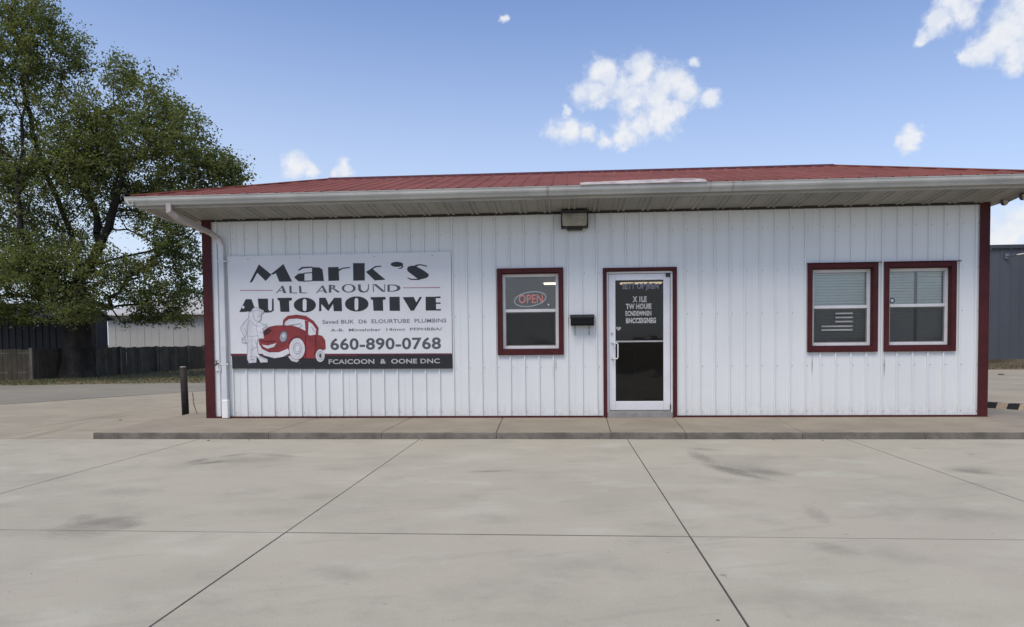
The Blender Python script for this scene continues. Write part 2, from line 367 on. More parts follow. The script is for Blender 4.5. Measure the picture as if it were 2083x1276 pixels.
M['block_cream'] = mat('block_cream_paint', (.48,.38,.26), .7, var=.15, vscale=9)
M['stone'] = mat('small_stone', (.12,.10,.08), .9)
M['neon_red'] = emis('neon_red', (1.0,.20,.18), .30)
M['neon_blue'] = emis('neon_blue', (.62,.66,.80), .25)
M['tube_off'] = mat('sign_backing', (.10,.10,.11), .6)
M['ceil_lamp'] = emis('lit_diffuser', (1.0,.82,.62), 1.7)

# ------------------------------------------------------------------ ground
ZL = -.09                      # top of the lot slabs, sidewalk top is z = 0
g = MB(); g.box(-900, 900, -500, 900, -1.5, -.16); tag(g.build('ground', M['soil']), kind='structure')
bed = MB(); bed.box(-16, 34, -20, 12, -.155, ZL-.022); lot = tag(bed.build('parking_lot', M['joint']), kind='structure')

def slab(poly, ztop, depth, parent, name='slab', mats=None, ch=.0035, front=None):
    """one poured slab with tooled (chamfered) edges"""
    mb = MB(); cx = sum(p[0] for p in poly)/len(poly); cyy = sum(p[1] for p in poly)/len(poly)
    n = len(poly)
    inner = []
    for (x, y) in poly:
        dx, dy = x-cx, y-cyy; inner.append((x-math.copysign(ch, dx), y-math.copysign(ch, dy)))
    vs = [(x, y, ztop-depth) for x, y in poly]+[(x, y, ztop-ch) for x, y in poly]+[(x, y, ztop) for x, y in inner]
    for i in range(n):
        j = (i+1) % n
        fm = 1 if (front and abs(poly[i][1]-front) < .02 and abs(poly[j][1]-front) < .02) else 0
        mb.add([vs[i], vs[j], vs[n+j], vs[n+i]], [(0, 1, 2, 3)], fm if front else 1)
        mb.add([vs[n+i], vs[n+j], vs[2*n+j], vs[2*n+i]], [(0, 1, 2, 3)], fm if front else 1)
    mb.add(vs[2*n:], [tuple(range(n))], 0)
    return mb.build(name, mats, parent)

G = .0028
XJ = [-14.9,-11.9,-8.9,-5.95,-2.90,.146,3.24,6.023,8.845,11.72,14.6,17.5,20.4,23.4,26.4,29.4,32.4]
YJ = [-1.8275,-6.478,-11.1,-15.8]
for i in range(len(XJ)-1):
    for j in range(3):
        x0, x1, y0, y1 = XJ[i]+G, XJ[i+1]-G, YJ[j+1]+.006, YJ[j]-.006
        if j == 0 and i >= 4: y1 = YJ[0]-.004
        dz = random.uniform(-.0015, .0015)
        slab([(x0,y0),(x1,y0),(x1,y1),(x0,y1)], ZL+dz, .02, lot, mats=[M['concrete'], M['joint']])
# drive to the left of the shop, up to the street
def road_y(x):                                     # edge of the darker street strip
    return 2.0+(x+6.05)*3.2 if x > -8 else -4.2
YL = [-1.8275,.93,4.9,8.9]
for i in range(4):
    for j in range(3):
        x0, x1, y0, y1 = XJ[i]+G, XJ[i+1]-G, YL[j]+G, YL[j+1]-G
        slab([(x0,y0),(x1,y0),(x1,y1),(x0,y1)], ZL+random.uniform(-.0015, .0015), .02, lot, mats=[M['drive'], M['joint']])
for (x0, x1, y0, y1) in ((-2.90,-1.42,-1.8275,.93),(-2.90,.6,.93,4.9),(-2.90,.146,4.9,8.9),(.146,3.24,5.3,8.9),(3.24,6.02,5.3,8.9),(6.02,8.84,5.3,8.9),(8.84,11.72,5.3,8.9)):
    slab([(x0+G,y0+G),(x1-G,y0+G),(x1-G,y1-G),(x0+G,y1-G)], ZL, .02, lot, mats=[M['drive'], M['joint']])
for i in range(9, 16):
    for (y0, y1) in ((.6,4.9),(4.9,8.9),(8.9,12.9),(12.9,17.4)):
        x0 = XJ[i]+G if i > 9 else 11.72+G
        slab([(x0,y0+G),(XJ[i+1]-G,y0+G),(XJ[i+1]-G,y1-G),(x0,y1-G)], ZL+random.uniform(-.0015,.0015), .02, lot, mats=[M['drive'], M['joint']])

# street crossing behind on the left, dirty old surface with a slightly raised broken edge
rd = MB(); rd.prism_z([(-60,-14),(-11.5,-3.2),(-8.2,2.2),(-5.6,6.6),(-2.0,11.3),(11,11.35),(11,12),(-8,11.45),(-12.9,10.6),(-16.2,9.3),(-24,5.8),(-60,-4)], -.12, ZL+.008)
tag(rd.build('road', M['road']), kind='structure')
# lawn verge with the fence, rising a touch
def terrain(name, x0, x1, y0, y1, nx, ny, zf, m):
    vs = []; fs = []
    for j in range(ny+1):
        for i in range(nx+1):
            x = x0+(x1-x0)*i/nx; y = y0+(y1-y0)*j/ny; vs.append((x, y, zf(x, y)))
    for j in range(ny):
        for i in range(nx):
            a = j*(nx+1)+i; fs.append((a, a+1, a+nx+2, a+nx+1))
    mb = MB(); mb.v = vs; mb.f = fs; mb.m = [0]*len(fs)
    return mb.build(name, m, smooth=True)
def verge_front(x):
    if x < -12.9: return 10.6+(x+12.9)*.40
    if x < -8: return 10.6+(x+12.9)*.173
    return 11.45
def vz(x, y):
    d = y-verge_front(x)
    return -.14 if d < -.02 else -.085+.05*min(1, d/1.2)+.015*mnoise.noise((x*.7, y*.7, 0))
tag(terrain('grass_verge', -60, 11.5, 5, 60, 150, 90, vz, M['grass_base']), kind='structure')
tag(terrain('grass_strip', 11.5, 70, 17.4, 26, 80, 20, lambda x, y: -.13 if y < 17.45 else -.07+.02*mnoise.noise((x, y, 1)), M['grass_base']), kind='structure')
def blades(name, regions, n, hmin, hmax):
    mb = MB()
    for k in range(n):
        (x0, x1, y0, y1) = random.choice(regions)
        x = random.uniform(x0, x1); y = random.uniform(y0, y1)
        if x < 11 and y < verge_front(x)+.05: continue
        z = vz(x, y) if x < 11 else -.07
        h = random.uniform(hmin, hmax); a = random.uniform(0, math.pi); w = .018
        lx, ly = random.uniform(-.03, .03), random.uniform(-.03, .03)
        mb.add([(x-w*math.cos(a), y-w*math.sin(a), z-.01), (x+w*math.cos(a), y+w*math.sin(a), z-.01), (x+lx, y+ly, z+h)], [(0, 1, 2)])
    return tag(mb.build(name, M['grass'], kind='stuff'), 'short dry yellow green grass on the verge by the fence', 'grass')
blades('grass_blades', [(-16,-3,9.5,15),(-14,-3,12,23),(-20,-12,8.5,13.4)], 22000, .03, .085)
o = blades('dry_grass_tufts', [(20,30,17.5,23)], 5000, .02, .09)
o.data.materials[0] = M['tan']
o['label'] = 'dry tan grass strip along the foot of the slate building'

# sidewalk / apron along the shop front
wb = MB(); wb.box(-1.36, 40, -1.80, -.02, -.155, -.03); walk = tag(wb.build('sidewalk', M['joint']), kind='structure')
SX = [-1.40,1.13,2.71,4.28,5.81,6.79,8.29,9.83,11.38,12.95,14.5,16.0,17.5,19.0,20.5]
SB = [-1.40,1.17,2.72,4.21,5.86,6.90,8.45,9.90,11.42,12.95,14.5,16.0,17.5,19.0,20.5]
for i in range(len(SX)-1):
    x0, x1, b0, b1 = SX[i]+.003, SX[i+1]-.003, SB[i]+.003, SB[i+1]-.003
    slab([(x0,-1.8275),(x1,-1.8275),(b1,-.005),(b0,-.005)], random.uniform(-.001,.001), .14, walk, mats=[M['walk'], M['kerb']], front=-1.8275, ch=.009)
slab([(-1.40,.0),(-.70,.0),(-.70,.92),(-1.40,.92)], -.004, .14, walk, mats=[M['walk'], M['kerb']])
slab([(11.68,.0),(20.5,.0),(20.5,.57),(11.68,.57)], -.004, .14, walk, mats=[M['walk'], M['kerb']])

# ------------------------------------------------------------------ the shop
WX0, WX1, WD, WH = -.67, 11.60, 5.0, 3.245
S = .2286
shop = thing('shop_building', 'long white metal-sided shop with maroon trim, red metal roof and a glass door', 'building', (5.5, 0, 0))
OPEN = [(4.185,5.155,1.045,2.335), (8.985,9.955,1.05,2.325), (10.125,11.105,1.05,2.325), (5.86,6.92,-.1,2.315)]  # x0,x1,z0,z1

def siding_strip(xs, mb, x0, x1, zt, ops, off=0.0):
    pass
def rib_profile(x0, x1, phase):
    """breakpoints (x, y) of the sheet between x0 and x1, ribs proud towards -Y"""
    pts = {x0, x1}
    k0 = int(math.floor((x0-phase)/S))-1
    for k in range(k0, k0+int((x1-x0)/S)+4):
        c = phase+k*S
        for d in (-.017,-.009,.009,.017):
            if x0 < c+d < x1: pts.add(c+d)
        for d in (.085,.143):               # two faint stiffening beads in the flat
            for e in (-.006, .006):
                if x0 < c+d+e < x1: pts.add(c+d+e)
    def y(x):
        t = ((x-phase)/S+.5) % 1-.5; a = abs(t*S)
        if a <= .0091: return -.024
        if a < .017: return -.024*(.017-a)/.008
        return 0.0
    return sorted(pts), y
def front_sheet(x0, x1, zt):
    xs, y = rib_profile(x0, x1, 0.0)
    xs = sorted(set(xs)|{o[i] for o in OPEN for i in (0, 1) if x0 < o[i] < x1})
    mb = MB()
    for a, b in zip(xs[:-1], xs[1:]):
        mid = (a+b)/2; iv = [(.012, zt)]
        for o in OPEN:
            if o[0] < mid < o[1]:
                nv = []
                for (p, q) in iv:
                    if o[2] > p: nv.append((p, min(q, o[2])))
                    if o[3] < q: nv.append((max(p, o[3]), q))
                iv = nv
        for (p, q) in iv:
            if q-p > .005: mb.add([(a, y(a), p), (b, y(b), p), (b, y(b), q), (a, y(a), q)], [(0, 1, 2, 3)])
    return mb
nsh = 0; x = -.5*S-4*S*0
edges = [WX0+.04]; e = -.5*S+.0
while e < WX1-.05:
    if e > WX0+.2: edges.append(e)
    e += 4*S
edges.append(WX1-.04)
for a, b in zip(edges[:-1], edges[1:]):
    for part in front_sheet(a, b, WH+.03).loose(): part.build('siding_panel', M['siding'], shop)
# lap lines: each sheet edge sits under a rib, a hairline proud lip shows it
lip = MB()
for e in edges[1:-1]:
    zs = [(.02, WH)]
    for o in OPEN:
        if o[0]-.01 < e < o[1]+.01: zs = [(.02, o[2]), (o[3], WH)]
    for (p, q) in zs:
        if q > p: lip.box(e+.5*S-S*.5-.001, e+.001, -.004, .001, p, q)
for q in lip.loose(): q.build('sheet_lap', M['siding'], shop)
# screw heads in rows
scw = MB()
k = -2
while k*S < WX1-.1:
    for (z, dx) in ((.09,.03),(.80,.03),(1.62,.03),(2.28,.03),(2.93,.03)):
        xx = k*S+dx+.012
        if WX0+.1 < xx < WX1-.1 and not any(o[0]-.07 < xx < o[1]+.07 and o[2]-.07 < z < o[3]+.07 for o in OPEN):
            c = [(xx+.006*math.cos(t*math.pi/3), z+.006*math.sin(t*math.pi/3)) for t in range(6)]
            scw.prism_y(c, -.006, .001)
    k += 1
scw.build('screw_heads', M['hook'], shop, kind='stuff')
# structural wall behind the sheets with the real openings, side and rear walls, inside lining
core = MB()
xs = sorted({WX0+.03, WX1-.03}|{o[i] for o in OPEN for i in (0, 1)})
for a, b in zip(xs[:-1], xs[1:]):
    iv = [(-.1, WH)]
    for o in OPEN:
        if o[0] <= a and b <= o[1]: iv = [(-.1, o[2]), (o[3], WH)]
    for (p, q) in iv:
        if q-p > .01: core.box(a, b, .004, .15, p, q)
core.box(WX0+.03, WX0+.18, .152, WD-.03, -.1, WH); core.box(WX1-.18, WX1-.03, .152, WD-.03, -.1, WH)
core.box(WX0+.18, WX1-.18, WD-.18, WD-.03, -.1, WH)
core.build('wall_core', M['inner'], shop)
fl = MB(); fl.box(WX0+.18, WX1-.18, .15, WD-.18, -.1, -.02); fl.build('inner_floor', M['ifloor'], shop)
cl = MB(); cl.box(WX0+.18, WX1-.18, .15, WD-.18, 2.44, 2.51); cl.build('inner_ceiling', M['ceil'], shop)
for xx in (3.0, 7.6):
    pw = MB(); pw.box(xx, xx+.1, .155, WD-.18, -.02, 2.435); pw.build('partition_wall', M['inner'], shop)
# side and rear cladding
def side_clad(xw, sgn):
    mb = MB(); n = int(WD/S*1)
    ys = []
    y = .02
    prof = []
    yy = .02
    while yy < WD-.02:
        prof += [(yy, 0), (min(yy+S-.042, WD-.02), 0), (min(yy+S-.029, WD-.02), .018), (min(yy+S-.013, WD-.02), .018)]
        yy += S
    for (a, pa), (b, pb) in zip(prof[:-1], prof[1:]):
        mb.add([(xw+sgn*pa, a, .02), (xw+sgn*pb, b, .02), (xw+sgn*pb, b, WH+.1), (xw+sgn*pa, a, WH+.1)], [(0, 1, 2, 3)])
    mb.build('side_siding', M['siding'], shop)
side_clad(WX0, -1); side_clad(WX1, 1)
rb = MB(); rb.box(WX0, WX1, WD-.03, WD, .02, WH); rb.build('rear_siding', M['siding'], shop)
# corner trims, base trim
def trim(name, *boxes, m='maroon', bevel=.004):
    mb = MB()
    for b in boxes: mb.box(*b)
    return mb.build(name, M[m], shop, bevel=bevel)
trim('corner_trim', (WX0-.012, -.535, -.030, -.019, -.005, WH), (WX0-.023, WX0-.012, -.030, .12, -.005, WH))
trim('corner_trim', (11.475, WX1+.012, -.030, -.019, -.005, WH), (WX1+.012, WX1+.023, -.030, .12, -.005, WH))
trim('base_trim', (-.533, 5.81, -.032, -.025, -.002, .03), (-.533, 5.81, -.025, .0, -.002, .012), bevel=0)
trim('base_trim', (6.968, 11.473, -.032, -.025, -.002, .03), (6.968, 11.473, -.025, .0, -.002, .012), bevel=0)
jt = MB(); jt.box(-.535, 11.475, -.055, -.0, WH-.032, WH-.004); jt.build('frieze_channel', mat('eave_shade_channel', (.035,.03,.026), .8), shop)  # channel coloured near black, painting in eave shade at the wall top

# --- windows
def ring(mb, x0, x1, z0, z1, w, y0, y1, m=0, wb_=None, wt=None):
    wb_ = wb_ or w; wt = wt or w
    mb.box(x0, x0+w, y0, y1, z0, z1, m); mb.box(x1-w, x1, y0, y1, z0, z1, m)
    mb.box(x0+w, x1-w, y0, y1, z0, z0+wb_, m); mb.box(x0+w, x1-w, y0, y1, z1-wt, z1, m)
def window(ox, zr, label, drip=0.0):
    x0, x1, z0, z1 = ox
    w = MB(); c = .052
    ring(w, x0-c+.012, x1+c-.012, z0-c+.006, z1+c-.012, .075, -.042, -.019, wb_=.085)          # casing
    # jamb returns into the wall
    w.box(x0+.025, x0+.036, -.019, .118, z0+.03, z1-.03); w.box(x1-.036, x1-.025, -.019, .118, z0+.03, z1-.03)
    w.box(x0+.036, x1-.036, -.019, .118, z1-.045, z1-.034); w.box(x0+.036, x1-.036, -.019, .118, z0+.036, z0+.05)
    if drip: w.box(x0-c, x1+c+drip, -.060, -.019, z1+c-.011, z1+c-.001)
    wo = w.build('window', M['maroon'], shop, bevel=.004, label=label)
    f = MB(); ring(f, x0+.037, x1-.037, z0+.051, z1-.046, .046, .06, .125)
    f.build('window_frame', M['vinyl'], wo, bevel=.004)
    r = MB(); r.box(x0+.083, x1-.083, .055, .10, zr-.024, zr+.024); r.build('meeting_rail', M['vinyl'], wo, bevel=.006)
    ls = MB(); ring(ls, x0+.083, x1-.083, z0+.097, zr-.024, .014, .070, .095); ls.build('lower_sash', M['vinyl'], wo, bevel=.003)
    gx0, gx1 = x0+.083, x1-.083
    p = MB(); p.box(gx0, gx1, .108, .112, zr+.024, z1-.092); p.build('pane', M['glass'], wo)
    p = MB(); p.box(gx0+.014, gx1-.014, .088, .092, z0+.111, zr-.024); p.build('pane', M['glass_lower'], wo)
    s = MB(); s.add([(gx0, .066, z0+.097), (gx1, .066, z0+.097), (gx1, .066, zr-.024), (gx0, .066, zr-.024)], [(0, 1, 2, 3)])
    s.build('insect_screen', M['screen'], wo)
    return wo
w1 = window(OPEN[0], 1.705, 'single window with a lit oval sign behind its upper pane')
w2 = window(OPEN[1], 1.70, 'window with pale flag stripes on its lower pane', drip=.035)
w3 = window(OPEN[2], 1.71, 'window nearest the right corner with a small round sticker', drip=.05)
# flag decal: 3 short stripes beside the blank canton, then 2 long
fd = MB()
for (a, b, z) in ((9.395,9.655,1.600),(9.395,9.655,1.537),(9.395,9.655,1.474),(9.185,9.655,1.402),(9.185,9.655,1.346)):
    fd.box(a, b, .0555, .057, z-.0125, z+.0125)
fd.build('flag_decal', mat('faded_decal', (.36,.36,.35), .7), w2)
cd_ = MB(); N = 20
for k in range(N):
    a0, a1 = 2*math.pi*k/N, 2*math.pi*(k+1)/N
    for (ra, rb2, m) in ((.024,.041,0),(0,.024,1)):
        cd_.add([(10.265+ra*math.cos(a0), .1065, 1.79+ra*math.sin(a0)), (10.265+rb2*math.cos(a0), .1065, 1.79+rb2*math.sin(a0)),
                 (10.265+rb2*math.cos(a1), .1065, 1.79+rb2*math.sin(a1)), (10.265+ra*math.cos(a1), .1065, 1.79+ra*math.sin(a1))], [(0, 1, 2, 3)], m)
cd_.build('round_sticker', [mat('sticker_navy', (.02,.025,.06), .5), M['art_white']], w3)
ss = MB(); ss.prism_y([(4.955+.014*math.cos(t), 1.80+.014*math.sin(t)) for t in [2*math.pi*k/12 for k in range(12)]], .1062, .1072)
ss.build('round_sticker', M['art_white'], w1)

# --- door
dm = MB(); dm.box(5.815, 5.872, -.036, -.019, -.002, 2.355); dm.box(6.905, 6.962, -.036, -.019, -.002, 2.355); dm.box(5.872, 6.905, -.036, -.019, 2.305, 2.355)
dm.box(5.861, 5.874, -.019, .14, -.002, 2.31); dm.box(6.903, 6.916, -.019, .14, -.002, 2.31); dm.box(5.874, 6.903, -.019, .14, 2.300, 2.312)
dm.build('door_casing', M['maroon'], shop, bevel=.004)
fj = MB(); fj.box(5.874, 5.905, .02, .13, .0, 2.298); fj.box(6.872, 6.903, .02, .13, .0, 2.298); fj.box(5.905, 6.872, .02, .13, 2.268, 2.298)
fj.build('door_jamb', M['door_white'], shop, bevel=.003)
th = MB(); th.box(5.874, 6.903, -.012, .15, -.002, .085); th.box(5.905, 6.872, .01, .14, .085, .100, 0)
th.build('threshold', M['sill'], shop, bevel=.006)
leaf = MB(); ring(leaf, 5.911, 6.866, .108, 2.262, .103, .045, .090, wb_=.142, wt=.098)
door = leaf.build('door', M['door_white'], shop, bevel=.006, label='white framed glass shop door with white lettering')
gl = MB(); gl.box(6.014, 6.763, .066, .070, .250, 2.164); gl.build('glass_panel', M['glass_door'], door)
pb = MB(); pb.box(6.014, 6.763, .048, .064, 1.185, 1.210); pb.build('crossbar', M['alu'], door, bevel=.003)
hd = MB(); hd.tube([(5.965,.045,1.175),(5.965,-.015,1.175),(6.035,-.02,1.172),(6.045,-.02,1.15),(6.045,-.02,.955),(6.035,-.02,.93),(5.965,-.015,.928),(5.965,.045,.928)], .011, 8)
hd.build('pull_handle', M['vinyl'], door, smooth=True)
for z in (1.175, .925): 
    q = MB(); q.prism_y([(5.965+.02*math.cos(t), z+.02*math.sin(t)) for t in [2*math.pi*k/12 for k in range(12)]], .038, .046); q.build('handle_rose', M['alu'], door)
lk = MB(); lk.prism_y([(5.955+.017*math.cos(t), 1.325+.017*math.sin(t)) for t in [2*math.pi*k/14 for k in range(14)]], .030, .046); lk.build('lock_cylinder', M['alu'], door)
hs = MB()
hp = [(0,-.035),(-.03,-.01),(-.042,.012),(-.034,.03),(-.016,.032),(0,.018),(.016,.032),(.034,.03),(.042,.012),(.03,-.01)]
hs.prism_y([(6.063+a*.95, 1.402+b*.95) for a, b in hp], .0635, .0655); hs.build('glass_sticker', mat('faded_sticker', (.42,.38,.40), .6), door)
ch = MB(); ch.box(6.80, 6.862, .02, .045, 2.205, 2.262); ch.build('door_closer', M['bronze'], door, bevel=.004)
hg = MB(); hg.box(6.862, 6.874, .012, .045, .12, .20); hg.build('hinge', M['bronze'], door)

# text helper -> thin mesh plate of letters, normals towards -Y
def text_mesh(body, x0, x1, z0, z1, y, m, parent, name='lettering', bold=0.0, label=None, shear=0):
    cu = bpy.data.curves.new('t', 'FONT'); cu.body = body; cu.size = 1; cu.offset = bold; cu.resolution_u = 3; cu.space_character = 1.04; cu.shear = shear
    to = bpy.data.objects.new('t', cu); COL.objects.link(to)
    bpy.context.view_layer.update()
    me = bpy.data.meshes.new_from_object(to.evaluated_get(bpy.context.evaluated_depsgraph_get()))
    bpy.data.objects.remove(to)
    co = np.empty(len(me.vertices)*3); me.vertices.foreach_get('co', co); co = co.reshape(-1, 3)
    mn, mx = co.min(0), co.max(0)
    out = np.empty_like(co); out[:, 0] = x0+(co[:, 0]-mn[0])/(mx[0]-mn[0])*(x1-x0); out[:, 1] = y
    out[:, 2] = z0+(co[:, 1]-mn[1])/(mx[1]-mn[1])*(z1-z0)
    me.vertices.foreach_set('co', out.ravel()); me.materials.clear(); me.materials.append(m); me.update()
    o = bpy.data.objects.new(name, me); COL.objects.link(o)
    if parent: o.parent = parent; o.location = -world_loc(parent)
    if label: o['label'] = label
    return o
white_letter = mat('door_letter_white', (.50,.50,.48), .6, var=.2, vscale=40)
dim_letter = mat('door_letter_grey', (.20,.20,.23), .6, var=.2, vscale=40)
def dt(body, a, b, zt, zb, m, bold=.05): text_mesh(body, a, b, zb, zt, .0640, m, door, bold=bold)
def DX(px): return 6.012+(px-1251)/98.0*.752
def DZ(py): return 2.185-(py-568)/248.0*1.937
def drow(body, xa, xb, ya, yb, m, bold=.05): dt(body, DX(1250+xa/9.82), DX(1250+xb/9.82), DZ(560+ya/9.82), DZ(560+yb/9.82), m, bold)
drow('SETT OF JREN', 150, 880, 165, 315, dim_letter)
drow('X 1LE', 360, 640, 425, 540, white_letter)
drow('TW HOUIE', 225, 735, 568, 680, white_letter)
drow('ECNDEWNEN', 215, 735, 712, 812, white_letter)
drow('BNCCSSGNEG', 225, 825, 850, 960, white_letter)

# --- eaves: soffit, fascia, gutter, roof
EX0, EX1, EY0, EY1 = -1.28, 11.87, -.78, WD+.78
ZF0 = 3.315
x = EX0
while x < EX1-.01:
    x2 = min(x+.381, EX1)
    mb = MB(); P = [(x+.002, 0), (x+.070, 0), (x+.082,-.018), (x+.110,-.018), (x+.122, 0), (x+.150, 0), (x+.162,-.018), (x+.190,-.018), (x+.202, 0), (x2-.002, 0)]
    P = [(a, b) for a, b in P if a <= x2-.002]
    zi, zo = WH-.003, ZF0
    for (a, pa), (b, pb) in zip(P[:-1], P[1:]):
        mb.add([(a, EY0+.012, zo+pa), (b, EY0+.012, zo+pb), (b, -.0, zi+pb), (a, -.0, zi+pa)], [(0, 1, 2, 3)])
    mb.build('soffit_panel', M['soffit'], shop)
    x = x2
sf = MB(); sf.box(EX0+.02, WX0-.001, .0, EY1, WH+.0, WH+.02); sf.box(WX1+.001, EX1-.02, .0, EY1, WH+.0, WH+.02); sf.box(WX0, WX1, WD+.001, EY1, WH, WH+.02)
sf.build('side_soffit', M['soffit'], shop)
fa = MB(); fa.box(EX0, EX1, EY0-.012, EY0+.012, 3.298, 3.46); fa.box(EX0-.012, EX0+.012, EY0+.012, EY1, 3.298, 3.46); fa.box(EX1-.012, EX1+.012, EY0+.012, EY1, 3.305, 3.46)
fa.box(EX0, EX1, EY1, EY1+.012, 3.24, 3.46)
fa.build('fascia', M['fascia'], shop)
GP = [(EY0-.014,3.338),(EY0-.075,3.338),(EY0-.082,3.352),(EY0-.094,3.375),(EY0-.110,3.392),(EY0-.118,3.412),(EY0-.120,3.450),(EY0-.126,3.455),(EY0-.126,3.464),(EY0-.108,3.464),(EY0-.108,3.41),(EY0-.07,3.352),(EY0-.022,3.352),(EY0-.022,3.464),(EY0-.014,3.464)]
x = -1.43
for x2 in (4.98, 7.62, 12.05):
    gt = MB(); gt.prism_x(GP, x, x2-.002); gt.build('gutter', M['gutter'], shop); x = x2
for xx in (4.98, 7.62, 7.30):
    sj = MB(); sj.prism_x([(a-.003 if a < EY0-.05 else a, b-.003 if b < 3.36 else b) for a, b in GP], xx-.022, xx+.016); sj.build('gutter_joint', M['fascia'], shop)
for xe in (-1.434, 12.048):
    ec = MB(); ec.prism_x([GP[0]]+GP[1:9]+[(EY0-.014,3.464)], xe, xe+.004); ec.build('gutter_end', M['gutter'], shop)
gl_ = MB(); gl_.prism_y([(-1.294,3.338),(-1.37,3.338),(-1.41,3.40),(-1.415,3.464),(-1.405,3.464),(-1.36,3.352),(-1.302,3.352),(-1.302,3.464),(-1.294,3.464)], EY0-.12, EY1); gl_.build('gutter', M['gutter'], shop)

# roof: hip of four slopes, ribbed sheets on the front slope clipped by the hips
RX0, RX1, RY, RZ = .66, 10.20, 2.5, 4.435
CX0, CX1, CY0, CZ = -1.36, 12.02, -.845, 3.478
CY1 = 2*RY-CY0
def top_t(xx):
    if xx < RX0: return max(0.0, (xx-CX0)/(RX0-CX0))
    if xx > RX1: return max(0.0, (CX1-xx)/(CX1-RX1))
    return 1.0
def slope_pt(xx, t, h): 
    nn = Vector((0, -(RZ-CZ), RY-CY0)).normalized()
    return (xx, CY0+(RY-CY0)*t+nn.y*h, CZ+(RZ-CZ)*t+nn.z*h)
def roof_sheet(a0, b0):
    mb = MB(); xs = {a0, b0}
    k = int(math.floor(a0/S))-1
    while k*S < b0+S:
        for d in (-.026,-.010,.010,.026,.09,.10,.13,.14):
            if a0 < k*S+d < b0: xs.add(k*S+d)
        k += 1
    for e in (RX0, RX1):
        if a0 < e < b0: xs.add(e)
    xs = sorted(xs)
    def h(xx):
        t = ((xx/S)+.5) % 1-.5; a = abs(t*S)
        return .013 if a <= .0101 else (.013*(.026-a)/.016 if a < .026 else 0)
    for a, b in zip(xs[:-1], xs[1:]):
        mb.add([slope_pt(a, 0, h(a)), slope_pt(b, 0, h(b)), slope_pt(b, top_t(b), h(b)), slope_pt(a, top_t(a), h(a))], [(0, 1, 2, 3)])
        mb.add([slope_pt(a, 0, h(a)), slope_pt(b, 0, h(b)), slope_pt(b, 0, h(b)-.006), slope_pt(a, 0, h(a)-.006)], [(0, 1, 2, 3)])
    return mb
x = CX0
e = math.ceil((CX0+.2)/(4*S))*4*S-.04
eds = [CX0]
while e < CX1-.15: eds.append(e); e += 4*S
eds.append(CX1)
for a, b in zip(eds[:-1], eds[1:]): roof_sheet(a, b).build('roof_panel', M['roof'], shop)
rs = MB()
rs.add([(CX0,CY0,CZ),(RX0,RY,RZ),(CX0,CY1,CZ)], [(0,1,2)]); rs.add([(CX1,CY0,CZ),(CX1,CY1,CZ),(RX1,RY,RZ)], [(0,1,2)])
rs.add([(CX0,CY1,CZ),(RX0,RY,RZ),(RX1,RY,RZ),(CX1,CY1,CZ)], [(0,1,2,3)])
rs.build('rear_roof_slope', M['roof'], shop)
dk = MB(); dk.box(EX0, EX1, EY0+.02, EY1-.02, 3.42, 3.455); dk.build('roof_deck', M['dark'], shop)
# closure strip (dark foam shows between ribs) and drip edge
de = MB(); de.box(CX0+.02, CX1-.02, CY0+.008, CY0+.014, CZ-.03, CZ+.004); de.build('drip_edge', M['dark'], shop)
cp = MB(); cap_prof = [(RY-.14, RZ-.030),(RY,RZ+.038),(RY+.14,RZ-.030),(RY+.14,RZ-.042),(RY,RZ+.026),(RY-.14,RZ-.042)]
x = RX0-.05
capm = M['maroon']
while x < RX1+.05:
    x2 = min(x+3.05, RX1+.06); q = MB(); q.prism_x(cap_prof, x, x2-.002); q.build('ridge_cap', capm, shop); x = x2
for (a, b) in (((CX0,CY0,CZ),(RX0,RY,RZ)), ((CX1,CY0,CZ),(RX1,RY,RZ)), ((CX0,CY1,CZ),(RX0,RY,RZ)), ((CX1,CY1,CZ),(RX1,RY,RZ))):
    a = Vector(a); b = Vector(b); q = MB(); q.tube([a+Vector((0,0,.014)), b+Vector((0,0,.014))], .018, 6); q.build('hip_cap', M['roof'], shop)
# bare patch of loosened flashing lying over the gutter edge
lf = MB(); n = 26; pts = []
for i in range(n+1):
    t = i/n; xx = 5.45+1.80*t
    wv = .012*math.sin(i*1.3)+.008*math.sin(i*2.9)
    up = .06+.42*t**.9+wv*2 if t < .9 else .10+.36*(1-t)/.1
    pts.append((xx, max(.012, up)))
vs = []
for (xx, up) in pts:
    tt = up/ (RY-CY0)
    a = slope_pt(xx, -.022, .012); b = slope_pt(xx, tt, .034)
    vs += [a, b, (b[0], b[1]+.003, b[2]-.006), (a[0], a[1]+.003, a[2]-.006)]
for i in range(n):
    for k in range(4): lf.add([vs[i*4+k], vs[i*4+(k+1)%4], vs[(i+1)*4+(k+1)%4], vs[(i+1)*4+k]], [(0,1,2,3)])
lf.build('loose_flashing', M['flash'], shop)

